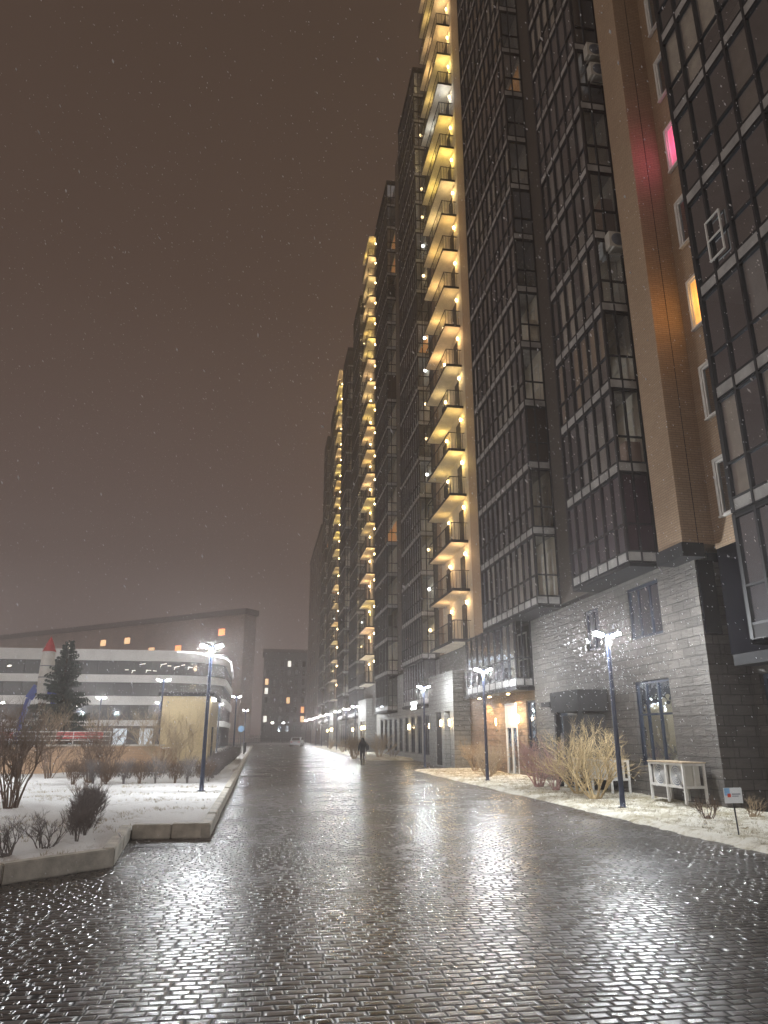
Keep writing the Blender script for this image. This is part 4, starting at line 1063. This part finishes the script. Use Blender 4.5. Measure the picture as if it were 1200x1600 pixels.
m = MB(o); m.box(-12, 9, 150, 150.06, .25, .35).box(-12, 9, 150, 150.06, 1.0, 1.1)
for k in range(43): m.box(-12+k*.5, -11.96+k*.5, 150.062, 150.1, 0, 1.15)
m.build('fence_rails', 'panel_grey', t)
o = Vector((-2.5, 74, .15)); t = thing('road_sign', 'round blue road sign on a post by the left pavement', 'sign', o)
m = MB(o); m.tube((-2.0, 84, 0), (-2.0, 84, 2.6), .035, n=8); m.build('post', 'panel_grey', t)
m = MB(o); m.tube((-2.0, 83.93, 2.5), (-2.0, 83.96, 2.5), .34, n=20); m.build('sign_face', 'signblue', t)
o = Vector((1.2, 170, 0))
for k, (x, y) in enumerate(((2.9, 172), (5.4, 172))):
    t = thing('street_light', ['high street light over the far end, left of two', 'high street light over the far end, right of two'][k], 'street light', (x, y, 0), 'far street lights')
    m = MB(); m.tube((0, 0, 0), (0, 0, 4.3), .09, .06, 8); m.build('pole', 'panel_grey', t)
    m = MB(); m.box(-.25, .25, -.2, .2, 4.3, 4.5); m.build('lamp_head', 'led', t)
for k, y in enumerate((72, 76, 80)):
    o = Vector((-1.35, y, .15)); t = thing('bollard', 'short dark bollard on the left pavement near the blue sign', 'bollard', o, 'bollards on the left pavement')
    m = MB(); m.lathe([(.09, 0), (.07, .05), (.06, .85), (.075, .87), (.075, .93), (.02, .97)], (0, 0, 0), 10); m.build('post', 'dark', t, True)

# ------------------------------------------------------------------ the walker
def skinned(name, joints, edges, mat, parent, sub=2):
    me = D.meshes.new(name); me.from_pydata([j[:3] for j in joints], edges, [])
    ob = D.objects.new(name, me); COL.objects.link(ob); ob.parent = parent
    me.materials.append(M[mat])
    sk = ob.modifiers.new('skin', 'SKIN'); sk.use_smooth_shade = True
    for i, j in enumerate(joints):
        r = j[3] if isinstance(j[3], tuple) else (j[3], j[3]); me.skin_vertices[0].data[i].radius = r
    me.skin_vertices[0].data[0].use_root = True
    ss = ob.modifiers.new('subsurf', 'SUBSURF'); ss.levels = sub; ss.render_levels = sub
    return ob
per = thing('person', 'person in a dark hooded jacket walking away along the wet road', 'person', (6.6, 47.6, 0))
J = [(0, 0, .92, (.15, .12)), (0, -.01, 1.12, (.15, .115)), (0, 0, 1.32, (.17, .12)), (0, .02, 1.45, (.09, .08)), (0, .03, 1.53, (.05, .055)), (0, .05, 1.62, (.075, .095)), (0, .05, 1.69, (.06, .075)),
     (-.17, 0, 1.40, .065), (-.24, -.04, 1.14, .05), (-.235, .08, .93, .035), (-.235, .11, .87, .035),
     (.17, 0, 1.40, .065), (.25, .02, 1.14, .05), (.25, .12, .93, .035), (.25, .15, .87, .035),
     (-.09, 0, .86, .095), (-.09, .10, .49, .065), (-.07, .0, .10, .045), (-.07, .12, .04, .04),
     (.09, 0, .86, .095), (.08, .02, .49, .065), (.05, -.22, .14, .045), (.05, -.13, .04, .04)]
E_ = [(0, 1), (1, 2), (2, 3), (3, 4), (4, 5), (5, 6), (2, 7), (7, 8), (8, 9), (9, 10), (2, 11), (11, 12), (12, 13), (13, 14), (0, 15), (15, 16), (16, 17), (17, 18), (0, 19), (19, 20), (20, 21), (21, 22)]
skinned('body', J, E_, 'cloth', per)
jk = [(0, 0, .84, (.20, .16)), (0, -.01, 1.05, (.19, .155)), (0, -.01, 1.28, (.215, .16)), (0, 0, 1.42, (.17, .13)), (0, .03, 1.56, (.115, .125)), (0, .04, 1.66, (.115, .13)), (0, .05, 1.74, (.06, .075)),
      (-.19, 0, 1.38, .09), (-.255, -.04, 1.13, .07), (-.245, .07, .94, .055), (.19, 0, 1.38, .09), (.265, .02, 1.13, .07), (.26, .11, .94, .055)]
skinned('jacket', jk, [(0, 1), (1, 2), (2, 3), (3, 4), (4, 5), (5, 6), (2, 7), (7, 8), (8, 9), (2, 10), (10, 11), (11, 12)], 'cloth', per)
for s, yy in ((-.237, .10), (.252, .14)):
    hj = [(s, yy, .90, .04), (s, yy+.02, .83, .038), (s, yy+.03, .76, .03)]; he = [(0, 1), (1, 2)]
    for q in range(4):
        b = len(hj); fx = s+(q-1.5)*.016
        hj += [(fx, yy+.035, .745, .010), (fx, yy+.045+.004*q, .70, .009), (fx, yy+.035, .665-.004*abs(q-1.5), .008)]; he += [(2, b), (b, b+1), (b+1, b+2)]
    b = len(hj); hj += [(s-.03*(1 if s > 0 else -1), yy+.03, .81, .011), (s-.045*(1 if s > 0 else -1), yy+.05, .77, .010)]; he += [(1, b), (b, b+1)]
    skinned('hand', hj, he, 'skin', per, 1)
bg_ = thing('shoulder_bag', 'dark bag hanging at the right side of the walking person', 'bag', (6.93, 47.55, .95))
m = MB(); 
bm = bmesh.new(); bmesh.ops.create_cube(bm, size=1); bmesh.ops.scale(bm, vec=(.10, .30, .34), verts=bm.verts); bmesh.ops.bevel(bm, geom=bm.edges[:], offset=.04, segments=3, affect='EDGES')
bmesh.ops.translate(bm, vec=(0, 0, .17), verts=bm.verts)
me = D.meshes.new('bag_body'); bm.to_mesh(me); bm.free(); me.materials.append(M['bag']); ob = D.objects.new('bag_body', me); COL.objects.link(ob); ob.parent = bg_
m.tube((-.01, .1, .33), (-.10, .05, .52), .012, n=6).tube((-.01, -.1, .33), (-.10, -.02, .52), .012, n=6); m.build('strap', 'bag', bg_)

# ------------------------------------------------------------------ falling snow
rnd = random.Random(99); fl = MB()
def flake(p, s):
    a = Vector((.45, .12, -.9))+Vector((rnd.gauss(0, .2), rnd.gauss(0, .2), rnd.gauss(0, .15))); a.normalize(); u = a.orthogonal().normalized(); w = a.cross(u)
    i = len(fl.v); L = s*rnd.uniform(1.2, 2.6); b = s*rnd.uniform(.7, 1.0)
    for q in (a*L, -a*L, u*b, -u*b, w*b, -w*b): fl.v.append(tuple(p+q))
    fl.f.extend([(i, i+2, i+4), (i, i+4, i+3), (i, i+3, i+5), (i, i+5, i+2), (i+1, i+4, i+2), (i+1, i+3, i+4), (i+1, i+5, i+3), (i+1, i+2, i+5)])
for k in range(15000):
    flake(Vector((rnd.uniform(-12, 11), rnd.uniform(2.2, 34), rnd.uniform(.1, 15))), rnd.uniform(.004, .008))
for k in range(3200):
    flake(Vector((rnd.uniform(-3, 5), rnd.uniform(1.8, 8), rnd.uniform(.3, 9))), rnd.uniform(.002, .005))
for (lx, ly) in ((9.6, 18.95), (9.6, 30.8), (-1.78, 25.6), (9.6, 42.8)):
    for k in range(800):
        r = 1.6*rnd.random()**.7; a = rnd.uniform(0, 6.28)
        flake(Vector((lx+r*math.cos(a)*1.2, ly+r*math.sin(a), 4.7+rnd.uniform(-1.7, .9))), rnd.uniform(.005, .010))
tag(fl.build('snowfall', 'flake'), 'snow falling through the lamp light', 'snow', kind='stuff')

# ------------------------------------------------------------------ haze
hz = MB(); hz.box(-140, 80, -30, 260, -1.5, 75)
hm = D.materials.new('night_haze'); hm.use_nodes = True; nt = hm.node_tree; nt.nodes.clear()
out = nt.nodes.new('ShaderNodeOutputMaterial'); pv = nt.nodes.new('ShaderNodeVolumePrincipled')
pv.inputs['Color'].default_value = (.90, .82, .79, 1); pv.inputs['Density'].default_value = .0028; pv.inputs['Anisotropy'].default_value = .6
nt.links.new(pv.outputs[0], out.inputs['Volume'])
tag(hz.build('haze', hm), 'thin snowy night haze over the street', 'haze', kind='stuff')
